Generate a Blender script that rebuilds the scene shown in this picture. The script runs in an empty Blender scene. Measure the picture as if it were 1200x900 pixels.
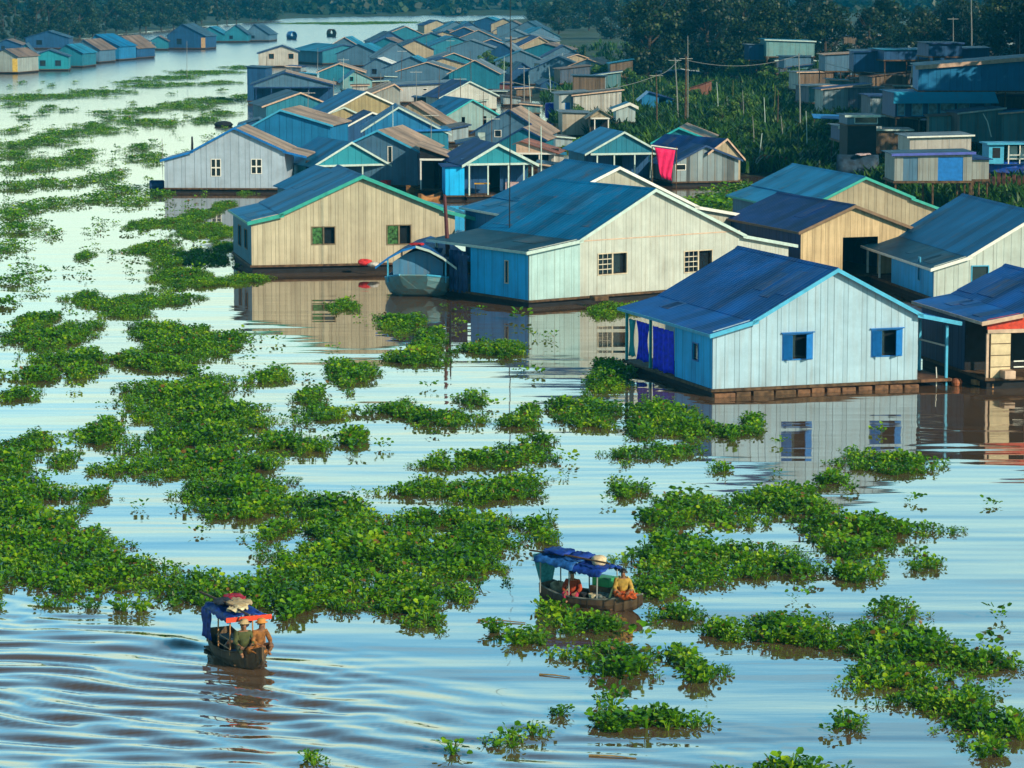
import bpy, bmesh, math, random
import numpy as np
from mathutils import Vector, Matrix
random.seed(11)
rng = np.random.default_rng(11)
scene = bpy.context.scene
COL = scene.collection
R = math.radians

# ---------------------------------------------------------------- camera: a high bridge over the river, long lens
CAM = Vector((0, 0, 18.0))
FPX = 3600.0                                  # focal length in pixels of the 1200 px wide photo
PITCH = math.atan(490.0 / FPX)
_F = Vector((0, math.cos(PITCH), -math.sin(PITCH)))
_U = Vector((0, math.sin(PITCH), math.cos(PITCH)))
_X = Vector((1, 0, 0))
def ray(x, y):
    return _F + _X * ((x - 600) / FPX) + _U * ((450 - y) / FPX)
def G(x, y, z=0.0):                           # where a sight line meets the level z
    d = ray(x, y)
    return CAM + d * ((z - CAM.z) / d.z)
def onplane(x, y, p0, n):
    d = ray(x, y)
    return CAM + d * ((p0 - CAM).dot(n) / d.dot(n))
def ppm(p):                                   # pixels per metre at a point
    return FPX / (p - CAM).dot(_F)

cam = bpy.data.cameras.new('camera')
cam_o = bpy.data.objects.new('camera', cam); COL.objects.link(cam_o)
cam_o.location = CAM
cam_o.rotation_euler = (math.pi / 2 - PITCH, 0, 0)
cam.sensor_width = 36; cam.lens = 36 * FPX / 1200
cam.clip_start = 1; cam.clip_end = 8000
scene.camera = cam_o

# ---------------------------------------------------------------- light
SUN_DIR = Vector((0.62, -0.66, 0)).normalized() * math.cos(R(27)) + Vector((0, 0, math.sin(R(27))))
sun = bpy.data.lights.new('sun', 'SUN'); sun.energy = 5.0; sun.angle = R(0.5); sun.color = (1.0, 0.84, 0.60)
sun_o = bpy.data.objects.new('sun', sun); COL.objects.link(sun_o)
sun_o.rotation_euler = (-SUN_DIR).to_track_quat('-Z', 'Y').to_euler()
sun_o.location = (60, -60, 80)

world = bpy.data.worlds.new('World'); scene.world = world; world.use_nodes = True
nt = world.node_tree; nt.nodes.clear()
def N(nt, t, **k):
    n = nt.nodes.new(t)
    for a, b in k.items(): setattr(n, a, b)
    return n
sky = N(nt, 'ShaderNodeTexSky', sky_type='NISHITA', sun_disc=False, sun_elevation=R(27),
        sun_rotation=math.atan2(SUN_DIR.x, SUN_DIR.y), altitude=10, air_density=1.0, dust_density=0.8, ozone_density=3.0)
tc = N(nt, 'ShaderNodeTexCoord')
mp = N(nt, 'ShaderNodeMapping'); mp.inputs['Scale'].default_value = (2.2, 2.2, 15)
nz = N(nt, 'ShaderNodeTexNoise'); nz.inputs['Scale'].default_value = 1.0; nz.inputs['Detail'].default_value = 4
rp = N(nt, 'ShaderNodeValToRGB'); rp.color_ramp.elements[0].position = .42; rp.color_ramp.elements[1].position = .62
sep = N(nt, 'ShaderNodeSeparateXYZ')
el = N(nt, 'ShaderNodeMapRange'); el.inputs[1].default_value = .03; el.inputs[2].default_value = .42; el.inputs[3].default_value = 1.0; el.inputs[4].default_value = .0
mul = N(nt, 'ShaderNodeMath', operation='MULTIPLY')
low = N(nt, 'ShaderNodeMapRange'); low.inputs[1].default_value = .06; low.inputs[2].default_value = .25; low.inputs[3].default_value = .9; low.inputs[4].default_value = 0
mx0 = N(nt, 'ShaderNodeMath', operation='MAXIMUM')
mixc = N(nt, 'ShaderNodeMix', data_type='RGBA')
mixc.inputs[7].default_value = (10.6, 11.6, 8.3, 1)            # low sunlit cloud veil
bg = N(nt, 'ShaderNodeBackground'); bg.inputs[1].default_value = 0.13
wo = N(nt, 'ShaderNodeOutputWorld')
L_ = nt.links.new
L_(tc.outputs['Generated'], mp.inputs[0]); L_(mp.outputs[0], nz.inputs['Vector']); L_(nz.outputs[0], rp.inputs[0])
L_(tc.outputs['Generated'], sep.inputs[0]); L_(sep.outputs[2], el.inputs[0]); L_(sep.outputs[2], low.inputs[0])
L_(rp.outputs[0], mul.inputs[0]); L_(el.outputs[0], mul.inputs[1])
L_(mul.outputs[0], mx0.inputs[0]); L_(low.outputs[0], mx0.inputs[1])
side = N(nt, 'ShaderNodeMapRange', interpolation_type='SMOOTHSTEP'); side.inputs[1].default_value = -.25; side.inputs[2].default_value = .55; side.inputs[3].default_value = .18; side.inputs[4].default_value = 1.0
sm_ = N(nt, 'ShaderNodeMath', operation='MULTIPLY')          # veil shaped to dim on the sun side, so shadows get less fill
L_(sep.outputs[1], side.inputs[0]); L_(side.outputs[0], sm_.inputs[0]); L_(mx0.outputs[0], sm_.inputs[1]); L_(sm_.outputs[0], mixc.inputs[0]); sd2 = N(nt, 'ShaderNodeMapRange', interpolation_type='SMOOTHSTEP'); sd2.inputs[1].default_value = -.4; sd2.inputs[2].default_value = .4; sd2.inputs[3].default_value = .42; sd2.inputs[4].default_value = 1.0
tint = N(nt, 'ShaderNodeMix', data_type='RGBA', blend_type='MULTIPLY'); tint.inputs[0].default_value = 1; tint.inputs[7].default_value = (1.35, 2.9, 2.65, 1)
L_(sky.outputs[0], tint.inputs[6]); zen = N(nt, 'ShaderNodeMapRange'); zen.inputs[1].default_value = .30; zen.inputs[2].default_value = .62; zen.inputs[3].default_value = 1.0; zen.inputs[4].default_value = .16
zm = N(nt, 'ShaderNodeVectorMath', operation='SCALE')
L_(sep.outputs[2], zen.inputs[0]); L_(tint.outputs[2], zm.inputs[0]); zs_ = N(nt, 'ShaderNodeMath', operation='MULTIPLY'); L_(sep.outputs[1], sd2.inputs[0]); L_(zen.outputs[0], zs_.inputs[0]); L_(sd2.outputs[0], zs_.inputs[1]); L_(zs_.outputs[0], zm.inputs['Scale']); L_(zm.outputs[0], mixc.inputs[6]); L_(mixc.outputs[2], bg.inputs[0]); L_(bg.outputs[0], wo.inputs[0])

scene.view_settings.view_transform = 'Standard'; scene.view_settings.look = 'None'
scene.view_settings.exposure = 0.10; scene.view_settings.gamma = 1.0; scene.view_settings.use_curve_mapping = False
scene.render.engine = 'CYCLES'
cy = scene.cycles
cy.max_bounces = 6; cy.diffuse_bounces = 2; cy.glossy_bounces = 3; cy.transmission_bounces = 3; cy.volume_bounces = 0
cy.transparent_max_bounces = 8; cy.use_denoising = True; cy.sample_clamp_indirect = 6
cy.use_adaptive_sampling = True; cy.adaptive_threshold = 0.02

# ---------------------------------------------------------------- materials
MC = {}
def newmat(name):
    m = bpy.data.materials.new(name); m.use_nodes = True
    t = m.node_tree; b = t.nodes['Principled BSDF']
    return m, t, b
def rgba(c): return (c[0], c[1], c[2], 1)
def paint(c, rough=.6, var=.12, scale=3.0, metal=0, spec=.3):
    k = ('p', c, rough, var, scale, metal)
    if k in MC: return MC[k]
    m, t, b = newmat('painted_surface')
    tcn = N(t, 'ShaderNodeTexCoord')
    no = N(t, 'ShaderNodeTexNoise'); no.inputs['Scale'].default_value = scale; no.inputs['Detail'].default_value = 5
    hs = N(t, 'ShaderNodeHueSaturation'); hs.inputs['Color'].default_value = rgba(c)
    mr = N(t, 'ShaderNodeMapRange'); mr.inputs[1].default_value = .3; mr.inputs[2].default_value = .7; mr.inputs[3].default_value = 1 - var * 2; mr.inputs[4].default_value = 1 + var
    t.links.new(tcn.outputs['Object'], no.inputs['Vector']); t.links.new(no.outputs[0], mr.inputs[0])
    t.links.new(mr.outputs[0], hs.inputs['Value']); t.links.new(hs.outputs[0], b.inputs['Base Color'])
    b.inputs['Roughness'].default_value = rough; b.inputs['Metallic'].default_value = metal
    b.inputs['Specular IOR Level'].default_value = spec
    MC[k] = m; return m
def siding(c, pitch=.34, seam=.45, var=.10, stain=(.25, .17, .09), stain_amt=.25, rough=.6):
    """vertical sheet or board cladding: every board its own tone, dark seams, run-down stains and a grubby foot"""
    k = ('s', c, pitch, seam, var, stain, stain_amt)
    if k in MC: return MC[k]
    m, t, b = newmat('board_siding'); l = t.links.new
    tcn = N(t, 'ShaderNodeTexCoord'); sp = N(t, 'ShaderNodeSeparateXYZ'); l(tcn.outputs['Object'], sp.inputs[0])
    ad = N(t, 'ShaderNodeMath', operation='ADD'); l(sp.outputs[0], ad.inputs[0]); l(sp.outputs[1], ad.inputs[1])
    nw = N(t, 'ShaderNodeTexNoise', noise_dimensions='1D'); nw.inputs['Scale'].default_value = 1.3 / pitch * .34; nw.inputs['Detail'].default_value = 2; l(ad.outputs[0], nw.inputs['W'])
    aw = N(t, 'ShaderNodeMath', operation='MULTIPLY_ADD'); l(nw.outputs[0], aw.inputs[0]); aw.inputs[1].default_value = pitch * 2.6; l(ad.outputs[0], aw.inputs[2])
    dv = N(t, 'ShaderNodeMath', operation='DIVIDE'); l(aw.outputs[0], dv.inputs[0]); dv.inputs[1].default_value = pitch
    fl = N(t, 'ShaderNodeMath', operation='FLOOR'); l(dv.outputs[0], fl.inputs[0])
    fr = N(t, 'ShaderNodeMath', operation='FRACT'); l(dv.outputs[0], fr.inputs[0])
    wn = N(t, 'ShaderNodeTexWhiteNoise', noise_dimensions='1D'); l(fl.outputs[0], wn.inputs['W'])
    v1 = N(t, 'ShaderNodeMapRange'); l(wn.outputs[0], v1.inputs[0]); v1.inputs[3].default_value = 1 - 1.5 * var; v1.inputs[4].default_value = 1 + var * .7
    # seam depth differs from board to board
    sm = N(t, 'ShaderNodeMapRange', interpolation_type='SMOOTHSTEP'); l(fr.outputs[0], sm.inputs[0]); sm.inputs[1].default_value = .0; sm.inputs[2].default_value = .16
    sd = N(t, 'ShaderNodeMath', operation='MULTIPLY_ADD'); l(wn.outputs[0], sd.inputs[0]); sd.inputs[1].default_value = -seam * .9; sd.inputs[2].default_value = 1 - seam * .25
    sv = N(t, 'ShaderNodeMapRange'); l(sm.outputs[0], sv.inputs[0]); l(sd.outputs[0], sv.inputs[3]); sv.inputs[4].default_value = 1
    mm = N(t, 'ShaderNodeMath', operation='MULTIPLY'); l(v1.outputs[0], mm.inputs[0]); l(sv.outputs[0], mm.inputs[1])
    hs = N(t, 'ShaderNodeHueSaturation'); hs.inputs['Color'].default_value = rgba(c); l(mm.outputs[0], hs.inputs['Value'])
    mp = N(t, 'ShaderNodeMapping'); mp.inputs['Scale'].default_value = (5, 5, .45); l(tcn.outputs['Object'], mp.inputs[0])
    no = N(t, 'ShaderNodeTexNoise'); no.inputs['Scale'].default_value = 1; no.inputs['Detail'].default_value = 6; l(mp.outputs[0], no.inputs['Vector'])
    st = N(t, 'ShaderNodeMapRange'); l(no.outputs[0], st.inputs[0]); st.inputs[1].default_value = .46; st.inputs[2].default_value = .75; st.inputs[4].default_value = min(.8, stain_amt * 1.5)
    foot = N(t, 'ShaderNodeMapRange'); l(sp.outputs[2], foot.inputs[0]); foot.inputs[1].default_value = .35; foot.inputs[2].default_value = .9; foot.inputs[3].default_value = stain_amt * .9; foot.inputs[4].default_value = 0
    fm = N(t, 'ShaderNodeMath', operation='MULTIPLY'); l(foot.outputs[0], fm.inputs[0]); l(no.outputs[0], fm.inputs[1])
    sa = N(t, 'ShaderNodeMath', operation='ADD', use_clamp=True); l(st.outputs[0], sa.inputs[0]); l(fm.outputs[0], sa.inputs[1])
    mx = N(t, 'ShaderNodeMix', data_type='RGBA'); l(sa.outputs[0], mx.inputs[0]); l(hs.outputs[0], mx.inputs[6]); mx.inputs[7].default_value = rgba(stain)
    nb = N(t, 'ShaderNodeTexNoise'); nb.inputs['Scale'].default_value = .7; nb.inputs['Detail'].default_value = 7; nb.inputs['Roughness'].default_value = .65; l(tcn.outputs['Object'], nb.inputs['Vector'])
    gb = N(t, 'ShaderNodeMapRange'); l(nb.outputs[0], gb.inputs[0]); gb.inputs[1].default_value = .35; gb.inputs[2].default_value = .7; gb.inputs[3].default_value = 1.08; gb.inputs[4].default_value = .80
    h2_ = N(t, 'ShaderNodeHueSaturation'); l(gb.outputs[0], h2_.inputs['Value']); l(mx.outputs[2], h2_.inputs['Color'])
    l(h2_.outputs[0], b.inputs['Base Color'])
    bp = N(t, 'ShaderNodeBump'); bp.inputs['Strength'].default_value = .55; bp.inputs['Distance'].default_value = .03; l(sm.outputs[0], bp.inputs['Height']); l(bp.outputs[0], b.inputs['Normal'])
    b.inputs['Roughness'].default_value = rough; b.inputs['Specular IOR Level'].default_value = .25
    MC[k] = m; return m
def roofing(c, pitch=.30, rough=.42, patch=.35, rust=.12):
    """corrugated sheet: ridges run down the slope (along local x), sheet laps, faded and weathered patches"""
    k = ('r', c, pitch, rough, patch, rust)
    if k in MC: return MC[k]
    m, t, b = newmat('corrugated_roofing'); l = t.links.new
    tcn = N(t, 'ShaderNodeTexCoord'); sp = N(t, 'ShaderNodeSeparateXYZ'); l(tcn.outputs['Object'], sp.inputs[0])
    dv = N(t, 'ShaderNodeMath', operation='MULTIPLY'); l(sp.outputs[1], dv.inputs[0]); dv.inputs[1].default_value = 2 * math.pi / pitch
    sn = N(t, 'ShaderNodeMath', operation='SINE'); l(dv.outputs[0], sn.inputs[0])
    sh = N(t, 'ShaderNodeMath', operation='DIVIDE'); l(sp.outputs[1], sh.inputs[0]); sh.inputs[1].default_value = .95
    fl = N(t, 'ShaderNodeMath', operation='FLOOR'); l(sh.outputs[0], fl.inputs[0])
    wn = N(t, 'ShaderNodeTexWhiteNoise', noise_dimensions='1D'); l(fl.outputs[0], wn.inputs['W'])
    v1 = N(t, 'ShaderNodeMapRange'); l(wn.outputs[0], v1.inputs[0]); v1.inputs[3].default_value = .74; v1.inputs[4].default_value = 1.18
    no = N(t, 'ShaderNodeTexNoise'); no.inputs['Scale'].default_value = .42; no.inputs['Detail'].default_value = 6; no.inputs['Roughness'].default_value = .6; l(tcn.outputs['Object'], no.inputs['Vector'])
    v2 = N(t, 'ShaderNodeMapRange'); l(no.outputs[0], v2.inputs[0]); v2.inputs[1].default_value = .35; v2.inputs[2].default_value = .65; v2.inputs[3].default_value = 1 - patch; v2.inputs[4].default_value = 1 + patch * .6
    mm = N(t, 'ShaderNodeMath', operation='MULTIPLY'); l(v1.outputs[0], mm.inputs[0]); l(v2.outputs[0], mm.inputs[1])
    hs = N(t, 'ShaderNodeHueSaturation'); hs.inputs['Color'].default_value = rgba(c); l(mm.outputs[0], hs.inputs['Value'])
    n2 = N(t, 'ShaderNodeTexNoise'); n2.inputs['Scale'].default_value = 1.7; n2.inputs['Detail'].default_value = 8; l(tcn.outputs['Object'], n2.inputs['Vector'])
    ru = N(t, 'ShaderNodeMapRange'); l(n2.outputs[0], ru.inputs[0]); ru.inputs[1].default_value = .54; ru.inputs[2].default_value = .72; ru.inputs[4].default_value = min(.9, rust * 2.2)
    mx = N(t, 'ShaderNodeMix', data_type='RGBA'); l(ru.outputs[0], mx.inputs[0]); l(hs.outputs[0], mx.inputs[6]); mx.inputs[7].default_value = (.11, .075, .06, 1)
    l(mx.outputs[2], b.inputs['Base Color'])
    bp = N(t, 'ShaderNodeBump'); bp.inputs['Strength'].default_value = .35; bp.inputs['Distance'].default_value = .02; l(sn.outputs[0], bp.inputs['Height']); l(bp.outputs[0], b.inputs['Normal'])
    b.inputs['Roughness'].default_value = .6; b.inputs['Specular IOR Level'].default_value = .12
    MC[k] = m; return m
def leafmat(name, dark, mid, light, rough=.45, trans=.25, scale=.35, dead=None):
    m, t, b = newmat(name); l = t.links.new
    geo = N(t, 'ShaderNodeNewGeometry')
    no = N(t, 'ShaderNodeTexNoise'); no.inputs['Scale'].default_value = scale; no.inputs['Detail'].default_value = 3
    l(geo.outputs['Position'], no.inputs['Vector'])
    a = N(t, 'ShaderNodeMath', operation='MULTIPLY_ADD'); l(geo.outputs['Random Per Island'], a.inputs[0]); a.inputs[1].default_value = .55
    sc = N(t, 'ShaderNodeMapRange'); l(no.outputs[0], sc.inputs[0]); sc.inputs[1].default_value = .3; sc.inputs[2].default_value = .7; sc.inputs[4].default_value = .45
    l(sc.outputs[0], a.inputs[2])
    cr = N(t, 'ShaderNodeValToRGB'); e = cr.color_ramp.elements
    e[0].position = .12; e[0].color = rgba(dark); e[1].position = .98; e[1].color = rgba(light)
    q = e.new(.58); q.color = rgba(mid)
    l(a.outputs[0], cr.inputs[0])
    if dead:
        wn = N(t, 'ShaderNodeTexWhiteNoise', noise_dimensions='1D'); l(geo.outputs['Random Per Island'], wn.inputs['W'])
        gt = N(t, 'ShaderNodeMath', operation='GREATER_THAN'); l(wn.outputs[0], gt.inputs[0]); gt.inputs[1].default_value = .972
        dm = N(t, 'ShaderNodeMix', data_type='RGBA'); l(gt.outputs[0], dm.inputs[0]); l(cr.outputs[0], dm.inputs[6]); dm.inputs[7].default_value = rgba(dead); src = dm.outputs[2]
    else: src = cr.outputs[0]
    l(src, b.inputs['Base Color'])
    b.inputs['Roughness'].default_value = rough; b.inputs['Specular IOR Level'].default_value = .35
    tr = N(t, 'ShaderNodeBsdfTranslucent'); l(src, tr.inputs[0])
    ms = N(t, 'ShaderNodeMixShader'); ms.inputs[0].default_value = trans
    out = t.nodes['Material Output']
    l(b.outputs[0], ms.inputs[1]); l(tr.outputs[0], ms.inputs[2]); l(ms.outputs[0], out.inputs[0])
    return m
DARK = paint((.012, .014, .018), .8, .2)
TIMBER = paint((.11, .065, .035), .8, .35, 4)
DRIFT = paint((.17, .085, .045), .75, .35, 5)
WHITE = paint((.74, .74, .70), .55, .06)
GLASS = paint((.012, .018, .024), .12, .1, 3, 0, .5)

# ---------------------------------------------------------------- mesh builder
class MB:
    def __init__(s): s.v = []; s.f = []
    def add(s, pts, faces):
        b = len(s.v); s.v += [tuple(p) for p in pts]; s.f += [tuple(b + i for i in f) for f in faces]; return s
    def quad(s, a, b, c, d): return s.add([a, b, c, d], [(0, 1, 2, 3)])
    def hexa(s, p):           # four bottom points then four top points, same order
        return s.add(p, [(3, 2, 1, 0), (4, 5, 6, 7), (0, 1, 5, 4), (1, 2, 6, 5), (2, 3, 7, 6), (3, 0, 4, 7)])
    def box(s, x0, x1, y0, y1, z0, z1):
        return s.hexa([(x0, y0, z0), (x1, y0, z0), (x1, y1, z0), (x0, y1, z0), (x0, y0, z1), (x1, y0, z1), (x1, y1, z1), (x0, y1, z1)])
    def prism(s, prof, y0, y1):   # polygon in x,z run along y
        n = len(prof)
        return s.add([(a, y0, b) for a, b in prof] + [(a, y1, b) for a, b in prof],
                     [tuple(range(n)), tuple(range(2 * n - 1, n - 1, -1))] + [(i, (i + 1) % n, n + (i + 1) % n, n + i) for i in range(n)])
    def tube(s, pts, r, n=8, caps=True):
        pts = [Vector(p) for p in pts]
        rs = r if isinstance(r, (list, tuple)) else [r] * len(pts)
        rings = []
        for i, p in enumerate(pts):
            d = (pts[min(i + 1, len(pts) - 1)] - pts[max(i - 1, 0)]).normalized()
            a = d.cross(Vector((0, 0, 1)) if abs(d.z) < .9 else Vector((1, 0, 0))).normalized(); b = d.cross(a)
            rings.append([p + (a * math.cos(2 * math.pi * k / n) + b * math.sin(2 * math.pi * k / n)) * rs[i] for k in range(n)])
        f = []
        for i in range(len(pts) - 1):
            for k in range(n):
                f.append((i * n + k, i * n + (k + 1) % n, (i + 1) * n + (k + 1) % n, (i + 1) * n + k))
        if caps:
            f.append(tuple(range(n - 1, -1, -1))); f.append(tuple((len(pts) - 1) * n + k for k in range(n)))
        return s.add([q for rg in rings for q in rg], f)
    def lathe(s, prof, c=(0, 0, 0), n=12):     # (radius, z) pairs about a vertical axis
        c = Vector(c); v = []; f = []
        for rr, z in prof:
            for k in range(n): v.append(c + Vector((rr * math.cos(2 * math.pi * k / n), rr * math.sin(2 * math.pi * k / n), z)))
        for i in range(len(prof) - 1):
            for k in range(n): f.append((i * n + k, i * n + (k + 1) % n, (i + 1) * n + (k + 1) % n, (i + 1) * n + k))
        f.append(tuple(range(n - 1, -1, -1))); f.append(tuple((len(prof) - 1) * n + k for k in range(n)))
        return s.add(v, f)
    def grid(s, rows):        # rows of points
        n = len(rows[0]); v = [p for r in rows for p in r]
        return s.add(v, [(i * n + j, i * n + j + 1, (i + 1) * n + j + 1, (i + 1) * n + j) for i in range(len(rows) - 1) for j in range(n - 1)])
    def build(s, name, mat, parent=None, smooth=False, bevel=0, solid=0, fix=True):
        me = bpy.data.meshes.new(name); me.from_pydata(s.v, [], s.f)
        if fix:
            bm = bmesh.new(); bm.from_mesh(me); bmesh.ops.recalc_face_normals(bm, faces=bm.faces); bm.to_mesh(me); bm.free()
        if smooth: me.polygons.foreach_set('use_smooth', [True] * len(me.polygons))
        me.materials.append(mat); me.update()
        o = bpy.data.objects.new(name, me); COL.objects.link(o)
        if parent: o.parent = parent
        if solid:
            md = o.modifiers.new('Solidify', 'SOLIDIFY'); md.thickness = solid; md.offset = 0
        if bevel:
            md = o.modifiers.new('Bevel', 'BEVEL'); md.width = bevel; md.segments = 2; md.limit_method = 'ANGLE'
        return o
def tag(o, label=None, cat=None, group=None, kind=None):
    if label: o['label'] = label
    if cat: o['category'] = cat
    if group: o['group'] = group
    if kind: o['kind'] = kind
    return o
def empty(name, loc, rz=0.0, label=None, cat=None, group=None):
    o = bpy.data.objects.new(name, None); COL.objects.link(o); o.empty_display_size = .3
    o.location = loc; o.rotation_euler = (0, 0, rz)
    return tag(o, label, cat, group)
def npmesh(name, V, Q, mat, parent=None, smooth=False):      # quads straight from arrays
    me = bpy.data.meshes.new(name)
    me.vertices.add(len(V)); me.vertices.foreach_set('co', np.ascontiguousarray(V, np.float32).ravel())
    me.loops.add(Q.size); me.loops.foreach_set('vertex_index', np.ascontiguousarray(Q, np.int32).ravel())
    me.polygons.add(len(Q)); me.polygons.foreach_set('loop_start', np.arange(0, Q.size, 4, dtype=np.int32))
    me.update(calc_edges=True)
    me.materials.append(mat)
    if smooth: me.polygons.foreach_set('use_smooth', [True] * len(me.polygons))
    o = bpy.data.objects.new(name, me); COL.objects.link(o)
    if parent: o.parent = parent
    return o
# ---------------------------------------------------------------- houses
def interp(prof, u):
    if u <= prof[0][0]: a, b = prof[0], prof[1]
    elif u >= prof[-1][0]: a, b = prof[-2], prof[-1]
    else:
        for a, b in zip(prof, prof[1:]):
            if a[0] <= u <= b[0]: break
    return a[1] + (b[1] - a[1]) * (u - a[0]) / ((b[0] - a[0]) or 1e-6)
def wall_strips(prof, u0, u1, zb, y0, th, openings, drop=.08):
    """a front wall standing in the plane y0, cut to the roof line, with real openings"""
    br = sorted({u0, u1, *[p[0] for p in prof if u0 < p[0] < u1], *[v for o in openings for v in (o[0], o[2]) if u0 < v < u1]})
    m = MB()
    def piece(a, b, za0, zb0, za1, zb1):
        m.hexa([(a, y0, za0), (b, y0, zb0), (b, y0 + th, zb0), (a, y0 + th, za0), (a, y0, za1), (b, y0, zb1), (b, y0 + th, zb1), (a, y0 + th, za1)])
    for a, b in zip(br, br[1:]):
        if b - a < 1e-4: continue
        ta, tb = interp(prof, a) - drop, interp(prof, b) - drop
        if min(ta, tb) < zb + .02: ta, tb = max(ta, zb + .02), max(tb, zb + .02)
        ops = sorted([o for o in openings if o[0] < (a + b) / 2 < o[2]], key=lambda o: o[1])
        z = zb
        for o in ops:
            if o[1] > z + .01: piece(a, b, z, z, min(o[1], ta), min(o[1], tb))
            z = o[3]
        if min(ta, tb) > z: piece(a, b, z, z, ta, tb)
    return m
PALEPANE = paint((.16, .34, .44), .3, .35, 3)
PATCHM = {}
def PATCH(m):
    if m.name not in PATCHM:
        c = next(n for n in m.node_tree.nodes if n.type == 'HUE_SAT').inputs['Color'].default_value
        PATCHM[m.name] = [roofing((c[0] * .85 + .004, c[1] * .87 + .003, c[2] * .86), rust=.3), roofing((c[0] * .95 + .012, c[1] + .014, c[2] + .014)), roofing((c[0] * .85 + .02, c[1] * .8 + .02, c[2] * .75 + .02), rust=.3)]
    return random.choice(PATCHM[m.name][:3])
def window(par, u0, z0, u1, z1, kind, y=0.0, frame=None, shut=None):
    t = .055
    fm = frame or WHITE
    m = MB()
    m.box(u0 - t, u0, y - .04, y + .08, z0 - t, z1 + t).box(u1, u1 + t, y - .04, y + .08, z0 - t, z1 + t)
    m.box(u0, u1, y - .04, y + .08, z0 - t, z0).box(u0, u1, y - .04, y + .08, z1, z1 + t)
    uc, zc = (u0 + u1) / 2, (z0 + z1) / 2
    if kind == 'cross':
        m.box(uc - .05, uc + .05, y - .03, y + .03, z0, z1); m.box(u0, uc - .05, y - .03, y + .03, zc - .05, zc + .05); m.box(uc + .05, u1, y - .03, y + .03, zc - .05, zc + .05)
    if kind in ('bars', 'pair'):
        m.box(uc - .045, uc + .045, y - .035, y + .05, z0, z1)
    w = m.build('window', fm, par)
    dp = .26 if kind not in ('cross', 'dark', 'pale') else .085
    if dp > .1: MB().box(u0 - .06, u0, y + .09, y + dp, z0 - .06, z1 + .06).box(u1, u1 + .06, y + .09, y + dp, z0 - .06, z1 + .06).box(u0, u1, y + .09, y + dp, z1, z1 + .06).box(u0, u1, y + .09, y + dp, z0 - .06, z0).build('reveal', TIMBER, w)
    MB().box(u0, u1, y + dp, y + dp + .015, z0, z1).build('pane', PALEPANE if kind == 'pale' else GLASS, w)
    if kind == 'bars':
        g = MB()
        for i in range(1, 4):
            z = z0 + (z1 - z0) * i / 4; g.box(u0, uc - .045, y - .02, y + .0, z - .02, z + .02)
        for i in range(1, 3):
            u = u0 + (uc - u0) * i / 3; g.box(u - .012, u + .012, y + .003, y + .02, z0, z1)
        g.build('grille', paint((.62, .58, .48), .6), w)
    if kind == 'pair':
        MB().box(u0, uc - .045, y + .03, y + .05, z0, z1).build('curtain', paint((.05, .16, .05), .9, .5, 6), w)
    if kind == 'shutter':
        wd = (u1 - u0)
        s1 = MB().box(0, wd * .30, -.03, .0, z0, z1).build('shutter', shut, w); s1.location = (u0, y - .045, 0); s1.rotation_euler = (0, 0, R(-42))
        s2 = MB().box(-wd * .36, 0, -.03, .0, z0, z1).build('shutter', shut, w); s2.location = (u1, y - .045, 0); s2.rotation_euler = (0, 0, R(35))
        MB().box(u0 - .12, u1 + .12, y - .12, y - .0, z1 + .06, z1 + .10).build('drip_board', shut, w)
    return w
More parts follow.
